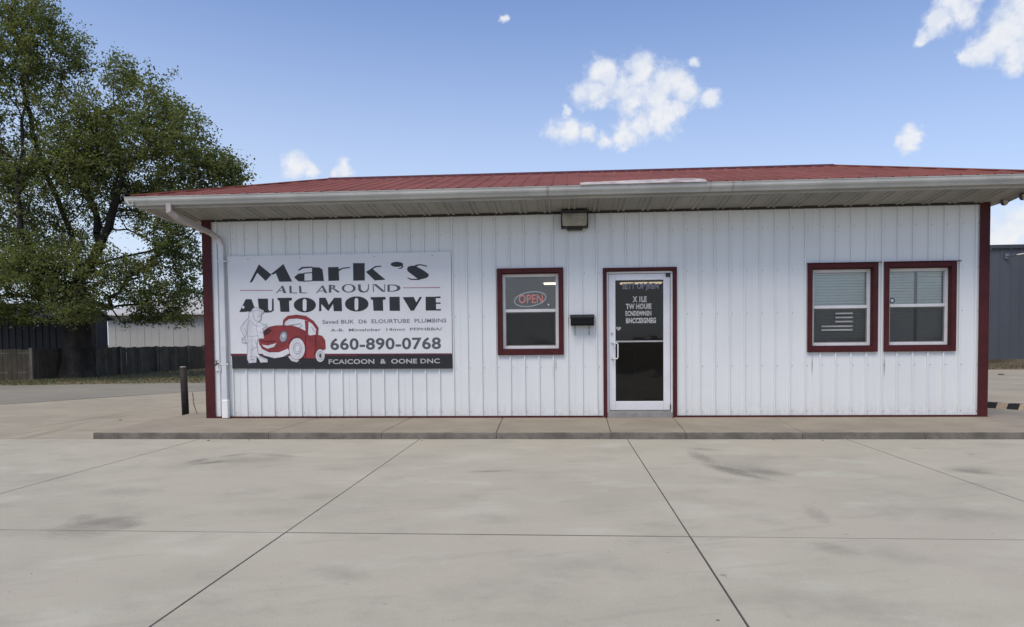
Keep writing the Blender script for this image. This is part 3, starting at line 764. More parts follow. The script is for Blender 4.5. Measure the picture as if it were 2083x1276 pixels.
# downspout
ds = MB(); ds.tube([(-.76,-.845,3.37),(-.76,-.845,3.235),(-.70,-.77,3.16),(-.44,-.22,3.00),(-.375,-.10,2.93),(-.345,-.068,2.80),(-.335,-.068,.30)], 0, square=(.082,.062))
dso = ds.build('downspout', M['spout'], shop, bevel=.006)
q = MB(); q.box(-.388,-.283,-.112,-.024,.005,.31); q.build('downspout_boot', mat('bright_white_boot', (.80,.80,.79), .5, var=.04), dso, bevel=.014)
for z in (.88, 2.55):
    q = MB(); q.box(-.40,-.27,-.102,-.099,z,z+.025); q.box(-.44,-.40,-.026,-.019,z,z+.025); q.box(-.27,-.23,-.026,-.019,z,z+.025); q.box(-.403,-.400,-.102,-.019,z,z+.025); q.box(-.27,-.267,-.102,-.019,z,z+.025); q.build('strap', M['spout'], dso)
hb = MB(); hb.tube([(-.47,-.018,.90),(-.47,-.085,.90),(-.47,-.105,.87)], [.014,.014,.012], 8); hb.tube([(-.47,-.075,.90),(-.47,-.075,.945)], .007, 6); hb.box(-.50,-.44,-.082,-.068,.942,.952)
hb.build('hose_tap', M['bronze'], shop, smooth=False)
q = MB(); q.box(-.515,-.425,-.028,-.0185,.78,.86); q.build('outlet_cover', M['vinyl'], shop, bevel=.004)

# ------------------------------------------------------------------ things on / in the shop
# big painted sign board
sign = thing('shop_sign', 'large white painted board reading Mark\'s All Around Automotive with a red cartoon car', 'sign', (1.58,-.03,.82))
SA, SB2, SCc, SD = (-.267,2.646), (3.414,2.656), (-.231,.826), (3.412,.816)     # TL TR BL BR (x,z)
SY0, SY1 = -.044, -.0255
def sgn(px, py):
    """drawing coordinates of the board art -> metres on the board"""
    yt = 522+(px-461)*(-10/456); ybm = 749+(px-471)*(-4/449); v = (py-yt)/(ybm-yt)
    xl = 461+(471-461)*v; xr = 917+3*v; uu = (px-xl)/(xr-xl)
    a = (SA[0]*(1-uu)+SB2[0]*uu, SA[1]*(1-uu)+SB2[1]*uu); b = (SCc[0]*(1-uu)+SD[0]*uu, SCc[1]*(1-uu)+SD[1]*uu)
    return a[0]*(1-v)+b[0]*v, a[1]*(1-v)+b[1]*v
sp = MB(); sp.add([(SA[0],SY0,SA[1]),(SB2[0],SY0,SB2[1]),(SD[0],SY0,SD[1]),(SCc[0],SY0,SCc[1]),(SA[0],SY1,SA[1]),(SB2[0],SY1,SB2[1]),(SD[0],SY1,SD[1]),(SCc[0],SY1,SCc[1])],
    [(0,3,2,1),(4,5,6,7),(0,1,5,4),(1,2,6,5),(2,3,7,6),(3,0,4,7)])
sp.build('board', M['sign_white'], sign)
q = MB()
for px in (505, 612, 763, 880): 
    for py in (527, 741):
        xx, zz = sgn(px, py-(px-505)*.02); q.prism_y([(xx+.009*math.cos(t), zz+.009*math.sin(t)) for t in [k*math.pi/3 for k in range(6)]], SY0-.004, SY0+.001)
q.build('screw_heads', M['hook'], sign, kind='stuff')
lay = [0]
class Art(MB):
    def poly(s, pts, m=0, conv=None):
        lay[0] += 1; y = SY0-.0012-(lay[0] % 40)*.00005-s.base
        P = [sgn(*conv(*p)) for p in pts]
        s.add([(a, y, b) for a, b in P], [tuple(range(len(P)))], m)
    def ell(s, cx, cy, rx, ry, m=0, conv=None, n=28, rot=0):
        pts = []
        for k in range(n):
            t = 2*math.pi*k/n; a, b = rx*math.cos(t), ry*math.sin(t)
            pts.append((cx+a*math.cos(rot)-b*math.sin(rot), cy+a*math.sin(rot)+b*math.cos(rot)))
        s.poly(pts, m, conv)
    def stroke(s, pts, w, m=0, conv=None):
        for (a, b) in zip(pts[:-1], pts[1:]):
            d = Vector((b[0]-a[0], b[1]-a[1])); L = d.length
            if L < 1e-6: continue
            d /= L; nrm = Vector((-d.y, d.x))*w/2; e = d*w*.3
            s.poly([(a[0]-e.x+nrm.x, a[1]-e.y+nrm.y), (b[0]+e.x+nrm.x, b[1]+e.y+nrm.y), (b[0]+e.x-nrm.x, b[1]+e.y-nrm.y), (a[0]-e.x-nrm.x, a[1]-e.y-nrm.y)], m, conv)
def letters(a, m):
    """one object per painted letter: strokes whose spans overlap sideways belong together"""
    items = sorted((min(a.v[i][0] for i in f), max(a.v[i][0] for i in f), f) for f in a.f); cur = None; hi = None
    for (x0, x1, f) in items+[(1e9, 1e9, None)]:
        if cur is not None and x0 > hi-.0005:
            cur.build('letter', m, sign); cur = None
        if f is None: break
        if cur is None: cur = MB(); hi = x1
        cur.add([a.v[i] for i in f], [tuple(range(len(f)))]); hi = max(hi, x1)
def art(base=0.0): a = Art(); a.base = base; return a
CL = lambda x, y: (460+x/5.104, 505+y/5.104)
CR = lambda x, y: (650+x/5.104, 505+y/5.104)
# band and stripe
a = art(); a.poly([(55,1118),(1100,1118),(1100,1250),(62,1250)], 0, CL); 
a.poly([(-40,1102),(1376,1092),(1381,1240),(-36,1250)], 0, CR); a.build('black_band', M['band'], sign)
a = art(.002); a.poly([(45,1095),(1376-0,1095),(1376,1112),(48,1118)], 0, CL); a.poly([(0,1092),(1374,1082),(1375,1096),(0,1108)], 0, CR); a.build('stripe', M['stripe_red'], sign)
# "Mark's"
a = art(.001)
for P in ([(246,357),(274,350),(356,205),(345,168)], [(345,168),(478,275),(416,340),(318,245)], [(468,272),(500,272),(612,205),(603,165)], [(603,165),(695,345),(560,347),(520,250)],
          [(715,300),(760,264),(824,258),(824,345),(760,343)], [(903,197),(980,199),(1012,220),(1028,340),(903,340)], [(756,225),(800,194),(905,190),(905,203),(812,209),(764,234)],
          [(820,254),(905,248),(905,257),(820,264)], [(820,336),(905,333),(905,342),(820,346)], [(1070,197),(1180,195),(1186,335),(1074,338)]): a.poly(P, 0, CL)
for P in ([(203,222),(250,203),(325,194),(328,205),(252,214),(210,240)], [(360,155),(480,155),(482,333),(362,335)], [(560,212),(695,325),(585,333),(493,245)], [(493,245),(590,185),(652,181),(652,191),(600,196),(507,250)],
          [(866,168),(880,190),(858,212),(828,214),(826,206),(850,203),(862,188)],
          [(915,215),(928,192),(955,182),(1000,182),(1090,232),(1138,268),(1136,290),(1110,308),(1060,320),(1025,315),(925,240)], [(980,186),(1010,172),(1050,165),(1118,180),(1118,192),(1050,175),(1000,192)], [(920,300),(960,316),(1060,314),(1045,327),(955,327),(922,310)]): a.poly(P, 0, CR)
a.ell(812,167,64,26,0,CR); letters(a, M['ink'])
# "ALL AROUND"
a = art(.001)
for P in ([(524,466),(534,466),(598,392),(590,388)], [(580,392),(600,388),(634,464),(604,464)], [(560,438),(615,436),(616,442),(560,444)], [(665,390),(687,390),(690,464),(668,464)], [(688,459),(748,459),(748,466),(688,466)],
          [(766,390),(786,390),(796,464),(772,464)], [(794,459),(848,459),(848,466),(794,466)], [(945,464),(955,464),(1018,390),(1008,386)], [(1000,390),(1020,384),(1062,462),(1034,462)], [(975,440),(1040,438),(1040,443),(975,446)]): a.poly(P, 0, CL)
for P in ([(110,380),(136,378),(134,457),(108,459)], [(136,380),(172,384),(176,400),(150,418),(136,418),(136,411),(156,402),(156,392),(136,388)], [(146,418),(164,414),(226,452),(200,458)]): a.poly(P, 0, CR)
a.ell(315,414,72,43,0,CR)
for P in ([(412,374),(438,373),(440,425),(470,447),(500,440),(514,415),(516,370),(524,370),(524,420),(508,448),(470,458),(430,450),(414,428)], [(565,372),(573,372),(575,448),(567,448)], [(570,372),(600,370),(692,448),(662,450)], [(682,370),(690,370),(692,448),(684,448)],
          [(715,376),(738,375),(740,447),(716,448)]): a.poly(P, 0, CR)
D = [(738,374),(790,376),(840,390),(850,410),(838,432),(790,446),(738,448),(738,441),(780,438),(810,424),(816,410),(806,394),(780,384),(738,382)]
a.poly(D, 0, CR); letters(a, M['ink_mid'])
a = art(.004); a.ell(315,414,46,36,0,CR); a.build('lettering_counter', M['sign_white'], sign)
a = art(.001); a.poly([(145,432),(490,433),(490,440),(145,441)], 0, CL); a.poly([(875,404),(1255,400),(1255,408),(875,412)], 0, CR); a.build('rule_line', M['thin_red'], sign)
# "AUTOMOTIVE"
a = art(.001)
for P in ([(138,662),(168,600),(205,528),(266,528),(298,612),(272,655),(250,670),(236,655),(190,660)], [(333,522),(440,522),(442,630),(458,652),(482,640),(484,522),(499,522),(502,645),(470,664),(420,668),(368,655),(342,610)],
          [(538,515),(690,512),(692,538),(662,545),(666,658),(572,658),(562,545),(545,538)], [(978,512),(1045,512),(1078,585),(1135,512),(1210,512),(1216,650),(1130,650),(1122,575),(1072,650),(1000,575),(1000,650),(976,650)]): a.poly(P, 0, CL)
a.ell(828,587,116,76,0,CL)
a.ell(398,575,122,78,0,CR)
for P in ([(540,505),(695,502),(697,528),(668,532),(672,645),(572,645),(565,534),(546,528)], [(735,502),(840,500),(844,645),(738,645)], [(872,505),(985,502),(1012,560),(1045,502),(1070,502),(988,640),(955,645)], [(1106,500),(1210,500),(1214,640),(1108,642)],
          [(1208,497),(1258,497),(1258,514),(1210,512)], [(1210,559),(1258,558),(1260,571),(1210,572)], [(1210,628),(1262,626),(1262,641),(1210,642)]): a.poly(P, 0, CR)
letters(a, M['ink'])
a = art(.004); a.ell(180,612,13,15,0,CL)
def slot(cx, y0, y1, w, conv):
    return [(cx-w,y0+w),(cx-w*.6,y0+w*.25),(cx,y0),(cx+w*.6,y0+w*.25),(cx+w,y0+w),(cx+w,y1-w),(cx+w*.6,y1-w*.25),(cx,y1),(cx-w*.6,y1-w*.25),(cx-w,y1-w)]
a.poly(slot(827,523,652,20,CL), 0, CL); a.poly(slot(396,512,642,19,CR), 0, CR); a.build('lettering_counter', M['sign_white'], sign)
def stext(body, x0, y0, x1, y1, m, bold, base=.001):
    (ax, az) = sgn(*CR(x0, y1)); (bx, bz) = sgn(*CR(x1, y0)); text_mesh(body, ax, bx, az, bz, SY0-.0015-base, m, sign, bold=bold)
stext('Saved BUK  D6  ELOURTUBE  PLUMBINS', 42, 722, 1318, 782, M['ink_soft'], .018)
stext('A-B.  Mimalobar  14mng  PFPHBBA/', 128, 815, 1275, 870, M['ink_soft'], .018)
stext('660-890-0768', 125, 915, 1262, 1055, M['ink_mid'], .022)
stext('FCAICOON  &  OONE DNC', 108, 1136, 1252, 1200, M['pale'], .022, .003)
# red cartoon car
a = art(.0045)
RED, DRED, WHT, GRY, INK = 0, 1, 2, 3, 4
a.poly([(598,792),(604,745),(648,702),(740,688),(838,700),(915,748),(968,820),(966,895),(940,905),(860,900),(800,860),(700,805)], WHT, CL)       # glasshouse
a.poly([(352,1000),(380,1045),(450,1080),(560,1078),(655,1035),(672,1085),(600,1125),(510,1140),(400,1112),(352,1062)], WHT, CL)                # bumper
a.poly([(345,955),(378,905),(388,860),(450,815),(520,800),(600,797),(690,797),(750,815),(845,858),(875,905),(945,893),(1008,905),(1040,950),(1046,1040),(1000,1060),(955,1140),(835,1142),(780,1120),(700,1120),(650,1040),(560,1078),(450,1078),(385,1045),(350,1000)], RED, CL)
a.base = .007
a.poly([(598,795),(602,742),(648,700),(742,687),(842,700),(920,750),(970,820),(966,895),(940,903),(948,840),(905,780),(845,745),(750,726),(662,733),(625,758),(612,797)], RED, CL)
a.poly([(828,745),(868,755),(862,890),(838,872)], RED, CL)
a.poly([(392,875),(428,828),(482,850),(440,893),(400,905)], DRED, CL)
a.poly([(378,1000),(440,1008),(532,983),(505,1022),(440,1042),(400,1025)], WHT, CL)
a.ell(605,915,46,62,INK,CL,rot=.25); 
a.ell(990,1112,46,66,WHT,CL); a.poly([(655,1125),(692,1102),(770,1165),(745,1182),(690,1168)], WHT, CL); a.ell(750,1040,90,118,RED,CL)
a.stroke([(350,960),(430,968),(520,960)], 8, DRED, CL); a.stroke([(835,905),(838,1140)], 7, DRED, CL); a.stroke([(940,905),(945,1060),(925,1100)], 7, DRED, CL); a.stroke([(660,985),(690,940),(740,915),(800,940),(835,1000)], 9, DRED, CL)
a.base = .0095; a.ell(605,917,36,52,GRY,CL,rot=.25); a.ell(748,1042,82,112,WHT,CL); a.ell(992,1112,14,24,INK,CL)
a.stroke([(640,800),(720,790),(790,780)], 10, GRY, CL); a.stroke([(770,820),(800,800)], 9, GRY, CL); a.stroke([(900,815),(935,860)], 8, GRY, CL)
a.base = .012
def ringpts(cx, cy, rx, ry, n=20): return [(cx+rx*math.cos(2*math.pi*k/n), cy+ry*math.sin(2*math.pi*k/n)) for k in range(n+1)]
a.stroke(ringpts(752,1038,42,58), 6, GRY, CL); a.stroke(ringpts(752,1038,26,36), 4, GRY, CL); a.ell(608,905,14,20,WHT,CL); a.stroke(ringpts(992,1112,30,44), 4, GRY, CL)
a.build('car_picture', [M['car_red'], M['car_dark'], M['art_white'], M['art_grey'], M['ink_mid']], sign)
# mechanic line drawing
a = art(.0045)
sil = [(268,650),(285,622),(330,615),(395,645),(398,668),(372,680),(368,740),(340,762),(380,785),(430,792),(430,812),(385,830),(395,895),(400,935),(345,935),(330,960),(322,1010),(340,1100),(360,1120),(435,1150),(440,1182),(362,1186),(345,1150),(320,1120),(322,1160),(318,1186),(242,1192),(222,1150),(225,1050),(222,975),(205,985),(168,975),(165,935),(195,925),(150,830),(195,765),(235,725),(242,665)]
a.poly(sil, 1, CL)
a.base = .007; a.stroke(sil+[sil[0]], 4.5, 0, CL)
for P in ([(270,655),(330,640),(398,668)], [(285,660),(290,720),(310,750),(345,760)], [(245,740),(225,800),(225,900),(232,975)], [(195,830),(215,880),(200,925)], [(255,750),(300,800),(360,810)], [(330,760),(320,830),(340,930)], [(225,910),(280,915),(330,905)],
          [(270,930),(275,1050),(262,1120),(290,1186)], [(300,950),(335,1030)], [(255,1060),(325,1020)], [(245,1130),(300,1120),(320,1140)], [(168,950),(200,945),(210,975)], [(350,1130),(430,1160)], [(340,700),(365,705)], [(355,870),(395,880)], [(240,1160),(300,1150)],[(385,800),(425,802)]): a.stroke(P, 4.5, 0, CL)
a.build('mechanic_picture', [M['art_grey'], M['art_white']], sign)

# wall pack light under the eave
wl = thing('wall_light', 'dark bronze wall light with yellowed lens under the eave by the door', 'wall light', (5.375,-.02,2.98))
b = MB(); b.box(5.165, 5.585, -.07, -.019, 2.975, 3.235); b.box(5.165, 5.585, -.235, -.07, 3.195, 3.235); b.box(5.165, 5.180, -.215, -.07, 2.975, 3.195); b.box(5.570, 5.585, -.215, -.07, 2.975, 3.195); b.box(5.180, 5.570, -.165, -.07, 2.975, 2.993); b.box(5.26,5.50,-.12,-.02,2.945,2.975)
b.build('housing', M['bronze'], wl, bevel=.006)
b = MB(); pr = [(-.215,3.19),(-.222,3.14),(-.215,3.09),(-.195,3.04),(-.165,2.998),(-.08,2.998),(-.08,3.19)]
b.prism_x(pr, 5.184, 5.566); b.build('lens', M['lens'], wl, bevel=.008)
b = MB()
for k in range(9): b.box(5.205+k*.041, 5.209+k*.041, -.2245, -.217, 3.06, 3.165)
b.build('lens_rib', M['lens'], wl)

# mailbox
mx = thing('mailbox', 'black wall mailbox with two newspaper hooks between window and door', 'mailbox', (5.485,-.02,1.45))
b = MB(); b.prism_x([(-.019,1.455),(-.135,1.455),(-.150,1.475),(-.150,1.585),(-.019,1.612)], 5.305, 5.668); b.build('box', M['black_box'], mx, bevel=.006)
b = MB(); b.prism_x([(-.018,1.618),(-.154,1.590),(-.160,1.560),(-.152,1.560),(-.150,1.584),(-.018,1.632)], 5.297, 5.676); b.build('lid', M['black_box'], mx, bevel=.004)
for xx in (5.372, 5.592):
    b = MB(); b.tube([(xx,-.06,1.458),(xx,-.055,1.36),(xx,-.06,1.325),(xx,-.10,1.305),(xx,-.13,1.325),(xx,-.135,1.35)], .0065, 6); b.build('newspaper_hook', M['hook'], mx, smooth=True)

# blinds inside the two right-hand windows
def blind(x0, x1, z0, z1, label, y=.150, tiltx=0, gap=None):
    t = thing('window_blind', label, 'blind', ((x0+x1)/2, y, z1), 'white mini blinds in the right-hand windows')
    h = MB(); h.box(x0, x1, y-.02, y+.02, z1, z1+.035); h.build('headrail', M['blind'], t)
    s = MB(); z = z1-.03
    while z > z0:
        j = random.uniform(-.0015, .0015); k = random.uniform(-.0015, .0015)
        s.add([(x0, y-.014, z-.021+j), (x1, y-.014, z-.021+k), (x1, y-.002, z+.001+k), (x0, y-.002, z+.001+j)], [(0, 1, 2, 3)])
        s.add([(x0, y-.002, z+.001+j), (x1, y-.002, z+.001+k), (x1, y+.014, z+.020+k), (x0, y+.014, z+.020+j)], [(0, 1, 2, 3)])
        s.add([(x0, y-.014, z-.021+j), (x1, y-.014, z-.021+k), (x1, y-.0125, z-.024+k), (x0, y-.0125, z-.024+j)], [(0, 1, 2, 3)])
        z -= .0445
    s.build('slats', M['blind'], t, kind='stuff')
    r = MB(); r.box(x0, x1, y-.012, y+.012, z-.012, z+.002); r.build('bottom_rail', M['blind'], t)
    for xx in (x0+.12, x1-.12):
        c = MB(); c.box(xx-.002, xx+.002, y-.014, y-.011, z, z1); c.build('cord', M['blind'], t)
blind(9.00, 9.885, 1.10, 2.30, 'white mini blind in the window with the flag decal')
blind(10.10, 10.605, 1.10, 2.30, 'left one of the white mini blinds in the window nearest the right corner')
blind(10.655, 11.03, 1.10, 2.30, 'right, narrower one of the white mini blinds in the window nearest the right corner')

# OPEN sign
ns = thing('open_sign', 'lit red and pale blue oval OPEN sign hanging behind the upper pane', 'sign', (4.665,.16,1.92))
b = MB(); cx, cz = 4.66, 1.895
b.tube([(cx+.255*math.cos(t), .17, cz+.115*math.sin(t)+.03*math.cos(t)) for t in [2*math.pi*k/36 for k in range(37)]], .0085, 6, cap=False); b.build('oval_tube', M['neon_blue'], ns, smooth=True)
text_mesh('OPEN', 4.475, 4.865, 1.83, 1.97, .165, M['neon_red'], ns, bold=.012)
b = MB(); b.tube([(4.5,.175,1.99),(4.5,.175,2.25)], .0025, 5); b.tube([(4.82,.175,2.0),(4.82,.175,2.25)], .0025, 5); b.build('chain', M['hook'], ns)

# lit ceiling fixtures inside
for (x0, x1, y0, y1, lab) in ((4.78, 5.08, 3.25, 3.45, 'lit ceiling light seen through the top right of the single window'), (6.36, 7.24, 3.5, 3.72, 'lit ceiling light seen at the top of the glass door')):
    t = thing('ceiling_light', lab, 'ceiling light', ((x0+x1)/2, (y0+y1)/2, 2.44))
    b = MB(); b.box(x0-.03, x1+.03, y0-.03, y1+.03, 2.405, 2.439); b.build('fixture_frame', M['vinyl'], t)
    n = 1 if x1-x0 < .5 else 3; w = (x1-x0)/n
    for k in range(n):
        b = MB(); b.box(x0+w*k+.02, x0+w*(k+1)-.02, y0, y1, 2.378, 2.404); b.build('diffuser', M['ceil_lamp'], t)

# counter and shelf inside, so the dark room has something in it
ct = thing('counter', 'dark counter standing inside behind the glass door', 'counter', (5.3, 3.4, 0))
b = MB(); b.box(4.2, 6.6, 3.2, 3.8, -.02, 1.0); b.build('base', M['ifloor'], ct); b = MB(); b.box(4.15, 6.65, 3.15, 3.85, 1.0, 1.04); b.build('worktop', M['inner'], ct)

# floodlights on the right eave
def flood(loc, lab):
    t = thing('floodlight', lab, 'floodlight', loc, 'small floodlights under the right eave')
    x, y, z = loc
    b = MB(); b.tube([(x,y,z),(x,y,z-.06)], .018, 8); b.build('mount', M['bronze'], t)
    b = MB(); b.tube([(x,y,z-.05),(x+.01,y-.02,z-.09)], .012, 6); b.tube([(x-.02,y+.03,z-.075),(x-.045,y-.045,z-.12),(x-.05,y-.06,z-.13)], [.028,.05,.052], 12); b.build('lamp_head', M['bronze'], t, smooth=False)
    b = MB(); b.tube([(x-.049,y-.059,z-.129),(x-.0505,y-.0615,z-.131)], [.046,.046], 12); b.build('lamp_glass', M['lens'], t)
flood((11.81, -.07, 3.345), 'dark floodlight under the right eave, nearer the corner post')
flood((11.83, -.47, 3.345), 'dark floodlight under the right eave, at the edge of the picture')

# post beside the left corner, thin rod next to it
bo = thing('bollard', 'dark rusty steel post standing on the concrete by the left corner', 'bollard', (-1.52,.80,ZL))
b = MB(); b.tube([(-1.505,.80,ZL-.02),(-1.515,.80,.35),(-1.53,.80,.815)], [.060,.059,.058], 16); b.build('post', M['rust'], bo, smooth=True)
b = MB(); b.tube([(-1.53,.80,.81),(-1.531,.80,.826),(-1.531,.80,.832)], [.054,.052,.036], 16); b.build('cap', M['pipe_cap'], bo)
b = MB(); b.tube([(-1.40,.86,.36),(-1.36,.82,.15),(-1.285,.78,-.005)], .0085, 6)
tag(b.build('thin_rod', mat('dull_rod', (.16,.13,.10), .8)), 'thin bent wire rod standing between the rusty post and the corner', 'rod')

# striped parking block on the right
pk = thing('parking_block', 'low black and cream striped parking block beyond the right corner', 'parking block', (13.5,1.5,ZL))
A = Vector((12.72, 2.62, 0)); B = Vector((14.3, .75, 0)); L = (B-A).length; dd = (B-A)/L; nn = Vector((-dd.y, dd.x, 0))
segs = [0,.17,.35,.60,.77,.95,1.12,1.30,1.48,1.66,1.85]
for i in range(len(segs)-1):
    b = MB(); sh = .05
    def P(t, w, z): q = A+dd*t+nn*w; return (q.x, q.y, ZL+z)
    t0, t1 = segs[i]+.001, segs[i+1]-.001
    s0 = 0 if i == 0 else sh; s1 = 0 if i == len(segs)-2 else sh
    vs = [P(t0-s0,-.09,.001), P(t1-s1,-.09,.001), P(t1+s1,.09,.001), P(t0+s0,.09,.001), P(t0-s0*.6,-.06,.105), P(t1-s1*.6,-.06,.105), P(t1+s1*.6,.06,.105), P(t0+s0*.6,.06,.105)]
    b.add(vs, [(0,3,2,1),(4,5,6,7),(0,1,5,4),(1,2,6,5),(2,3,7,6),(3,0,4,7)])
    b.build('block_section', M['block_black'] if i % 2 == 0 else M['block_cream'], pk, bevel=0)

# bits of debris on the concrete
db = MB()
for (xx, yy, s) in ((-2.53,.5,.03),(-4.45,.02,.035),(.35,-1.98,.02),(19.8,13.5,.12),(5.9,-7.9,.008),(6.6,-8.3,.012),(.9,-1.93,.014),(3.3,-2.0,.012),(7.9,-1.9,.012),(8.5,-1.95,.014),(2.1,-7.4,.006)):
    pts = [(xx+s*math.cos(t)*random.uniform(.6,1.2), yy+s*.8*math.sin(t)*random.uniform(.6,1.2)) for t in [k*math.pi/3 for k in range(6)]]
    db.prism_z(pts, ZL, ZL+s*.35)
tag(db.build('debris', M['stone'], kind='stuff'), 'scattered pebbles and dead leaves on the concrete', 'debris')

# ------------------------------------------------------------------ background: fence, sheds, buildings
fence = thing('board_fence', 'weathered low board fence running behind the big tree', 'fence', (-13.8,14,-.05))
FP = [(-22.0,10.4),(-14.0,12.95),(-13.7,14.9),(-13.05,23.4),(-4.0,25.6)]
def fence_run(a, b, w, h):
    a = Vector((*a, 0)); b = Vector((*b, 0)); L = (b-a).length; d = (b-a)/L; n = Vector((-d.y, d.x, 0))
    k = 0; t = 0.0
    while t+w*.4 < L:
        hh = h+random.uniform(-.022, .022); ww = w-random.uniform(.006, .016); off = random.uniform(-.006, .006)
        p = a+d*t; q = a+d*(t+ww); mb = MB(); tl = random.uniform(-.012,.012)
        vs = []
        for z in (-.06, hh):
            ex = tl if z > 0 else 0
            vs += [p+n*off+d*ex+Vector((0,0,z)), q+n*off+d*ex+Vector((0,0,z)), q+n*(off+.02)+d*ex+Vector((0,0,z)), p+n*(off+.02)+d*ex+Vector((0,0,z))]
        mb.add(vs, [(0,3,2,1),(4,5,6,7),(0,1,5,4),(1,2,6,5),(2,3,7,6),(3,0,4,7)])
        mb.build('board', M['fence'], fence); t += w; k += 1
    for z in (.25, .95):
        r = MB(); r.tube([a+n*.045+Vector((0,0,z)), b+n*.045+Vector((0,0,z))], 0, square=(.04,.09)); r.build('rail', M['fence_post'], fence)
    t = 0
    while t < L:
        p = a+d*t-n*.03; r = MB(); r.box(p.x-.055, p.x+.055, p.y-.055, p.y+.055, -.08, h+.04); r.build('fence_post', M['fence_post'], fence); t += 2.4
fence_run(FP[0], FP[1], .15, 1.09); fence_run(FP[1], FP[2], .16, 1.09); fence_run(FP[2], FP[3], .22, 1.10); fence_run(FP[3], FP[4], .22, 1.10)

nav = thing('navy_shed', 'dark navy metal building with grey roof behind the fence on the left', 'building', (-19,18,0))
b = MB(); b.box(-34, -15.75, 17.0, 19.9, -.1, 2.42)
b.build('wall', M['navy'], nav)
b = MB(); xx = -20.6
while xx < -15.8: b.box(xx, xx+.03, 16.975, 17.001, 0, 2.40); xx += .3
b.build('wall_ribs', M['navy'], nav, kind='stuff')
b = MB(); b.prism_x([(16.6,2.42),(18.45,3.10),(20.3,2.42),(20.3,2.34),(18.45,3.02),(16.6,2.34)], -34.3, -15.65); b.build('roof', M['shingle'], nav)
b = MB(); b.prism_x([(17.0,2.42),(18.45,2.99),(19.9,2.42)], -15.95, -15.76); b.build('gable', M['navy'], nav)
b = MB(); b.box(-18.10,-17.92,16.93,16.99,1.95,2.03); b.build('wall_lamp', M['pipe_cap'], nav, label='small pale lamp on dark wall')

ww = thing('white_metal_building', 'off-white metal building with low gable seen beyond the fence', 'building', (-19.5,31,0))
b = MB(); b.box(-22.45, -6, 30.03, 40, -.1, 3.0); b.build('wall', M['inner'], ww)
xx = -22.5
while xx < -6.2:
    b = MB(); P = [(xx,30.0),(xx+.42,30.0),(xx+.44,29.975),(xx+.47,29.975),(xx+.49,30.0),(xx+.905,30.0)]
    for (a0, ya), (b0, yb) in zip(P[:-1], P[1:]): b.add([(a0,ya,-.05),(b0,yb,-.05),(b0,yb,3.02),(a0,ya,3.02)], [(0,1,2,3)])
    b.build('wall_panel', M['white_wall'], ww); xx += .914
b = MB(); b.prism_x([(29.6,3.02),(35,4.3),(40.4,3.02),(40.4,2.95),(35,4.2),(29.6,2.95)], -22.8, -5.8); b.build('roof', M['white_wall'], ww)
b = MB(); b.tube([(-13.6,15.9,-.1),(-13.6,15.9,2.35)], .07, 8); tag(b.build('pale_post', M['fence_post']), 'pale thin post right of the tree trunk by the fence', 'post')

sl = thing('slate_building', 'large dark slate blue metal building beyond the right corner', 'building', (35,24,0))
b = MB(); b.box(20.04, 70, 24.03, 50, -.1, 5.3); b.build('wall', M['slate_trim'], sl)
xx = 20.0
while xx < 40:
    b = MB(); P = [(xx+.003,24.0),(xx+.40,24.0),(xx+.42,23.97),(xx+.49,23.97),(xx+.51,24.0),(xx+.911,24.0)]
    for (a0, ya), (b0, yb) in zip(P[:-1], P[1:]): b.add([(a0,ya,.0),(b0,yb,.0),(b0,yb,5.35),(a0,ya,5.35)], [(0,1,2,3)])
    b.build('wall_panel', M['slate'], sl); xx += .914
b = MB(); b.box(19.95, 70.05, 23.90, 24.06, 5.35, 5.52); b.build('parapet_cap', M['slate_trim'], sl)
b = MB(); b.box(19.95, 70, 23.93, 24.02, -.1, .10); b.build('base_course', M['tan'], sl)
b = MB(); b.tube([(26.15,23.97,4.98),(26.35,23.5,4.98),(27.0,23.2,5.08),(27.12,23.15,5.06)], .03, 6); b.tube([(27.12,23.15,5.08),(27.22,23.1,4.98)], [.06,.12], 10); b.box(26.08,26.24,23.93,24.0,4.86,5.10)
b.build('gooseneck_lamp', M['hook'], sl)

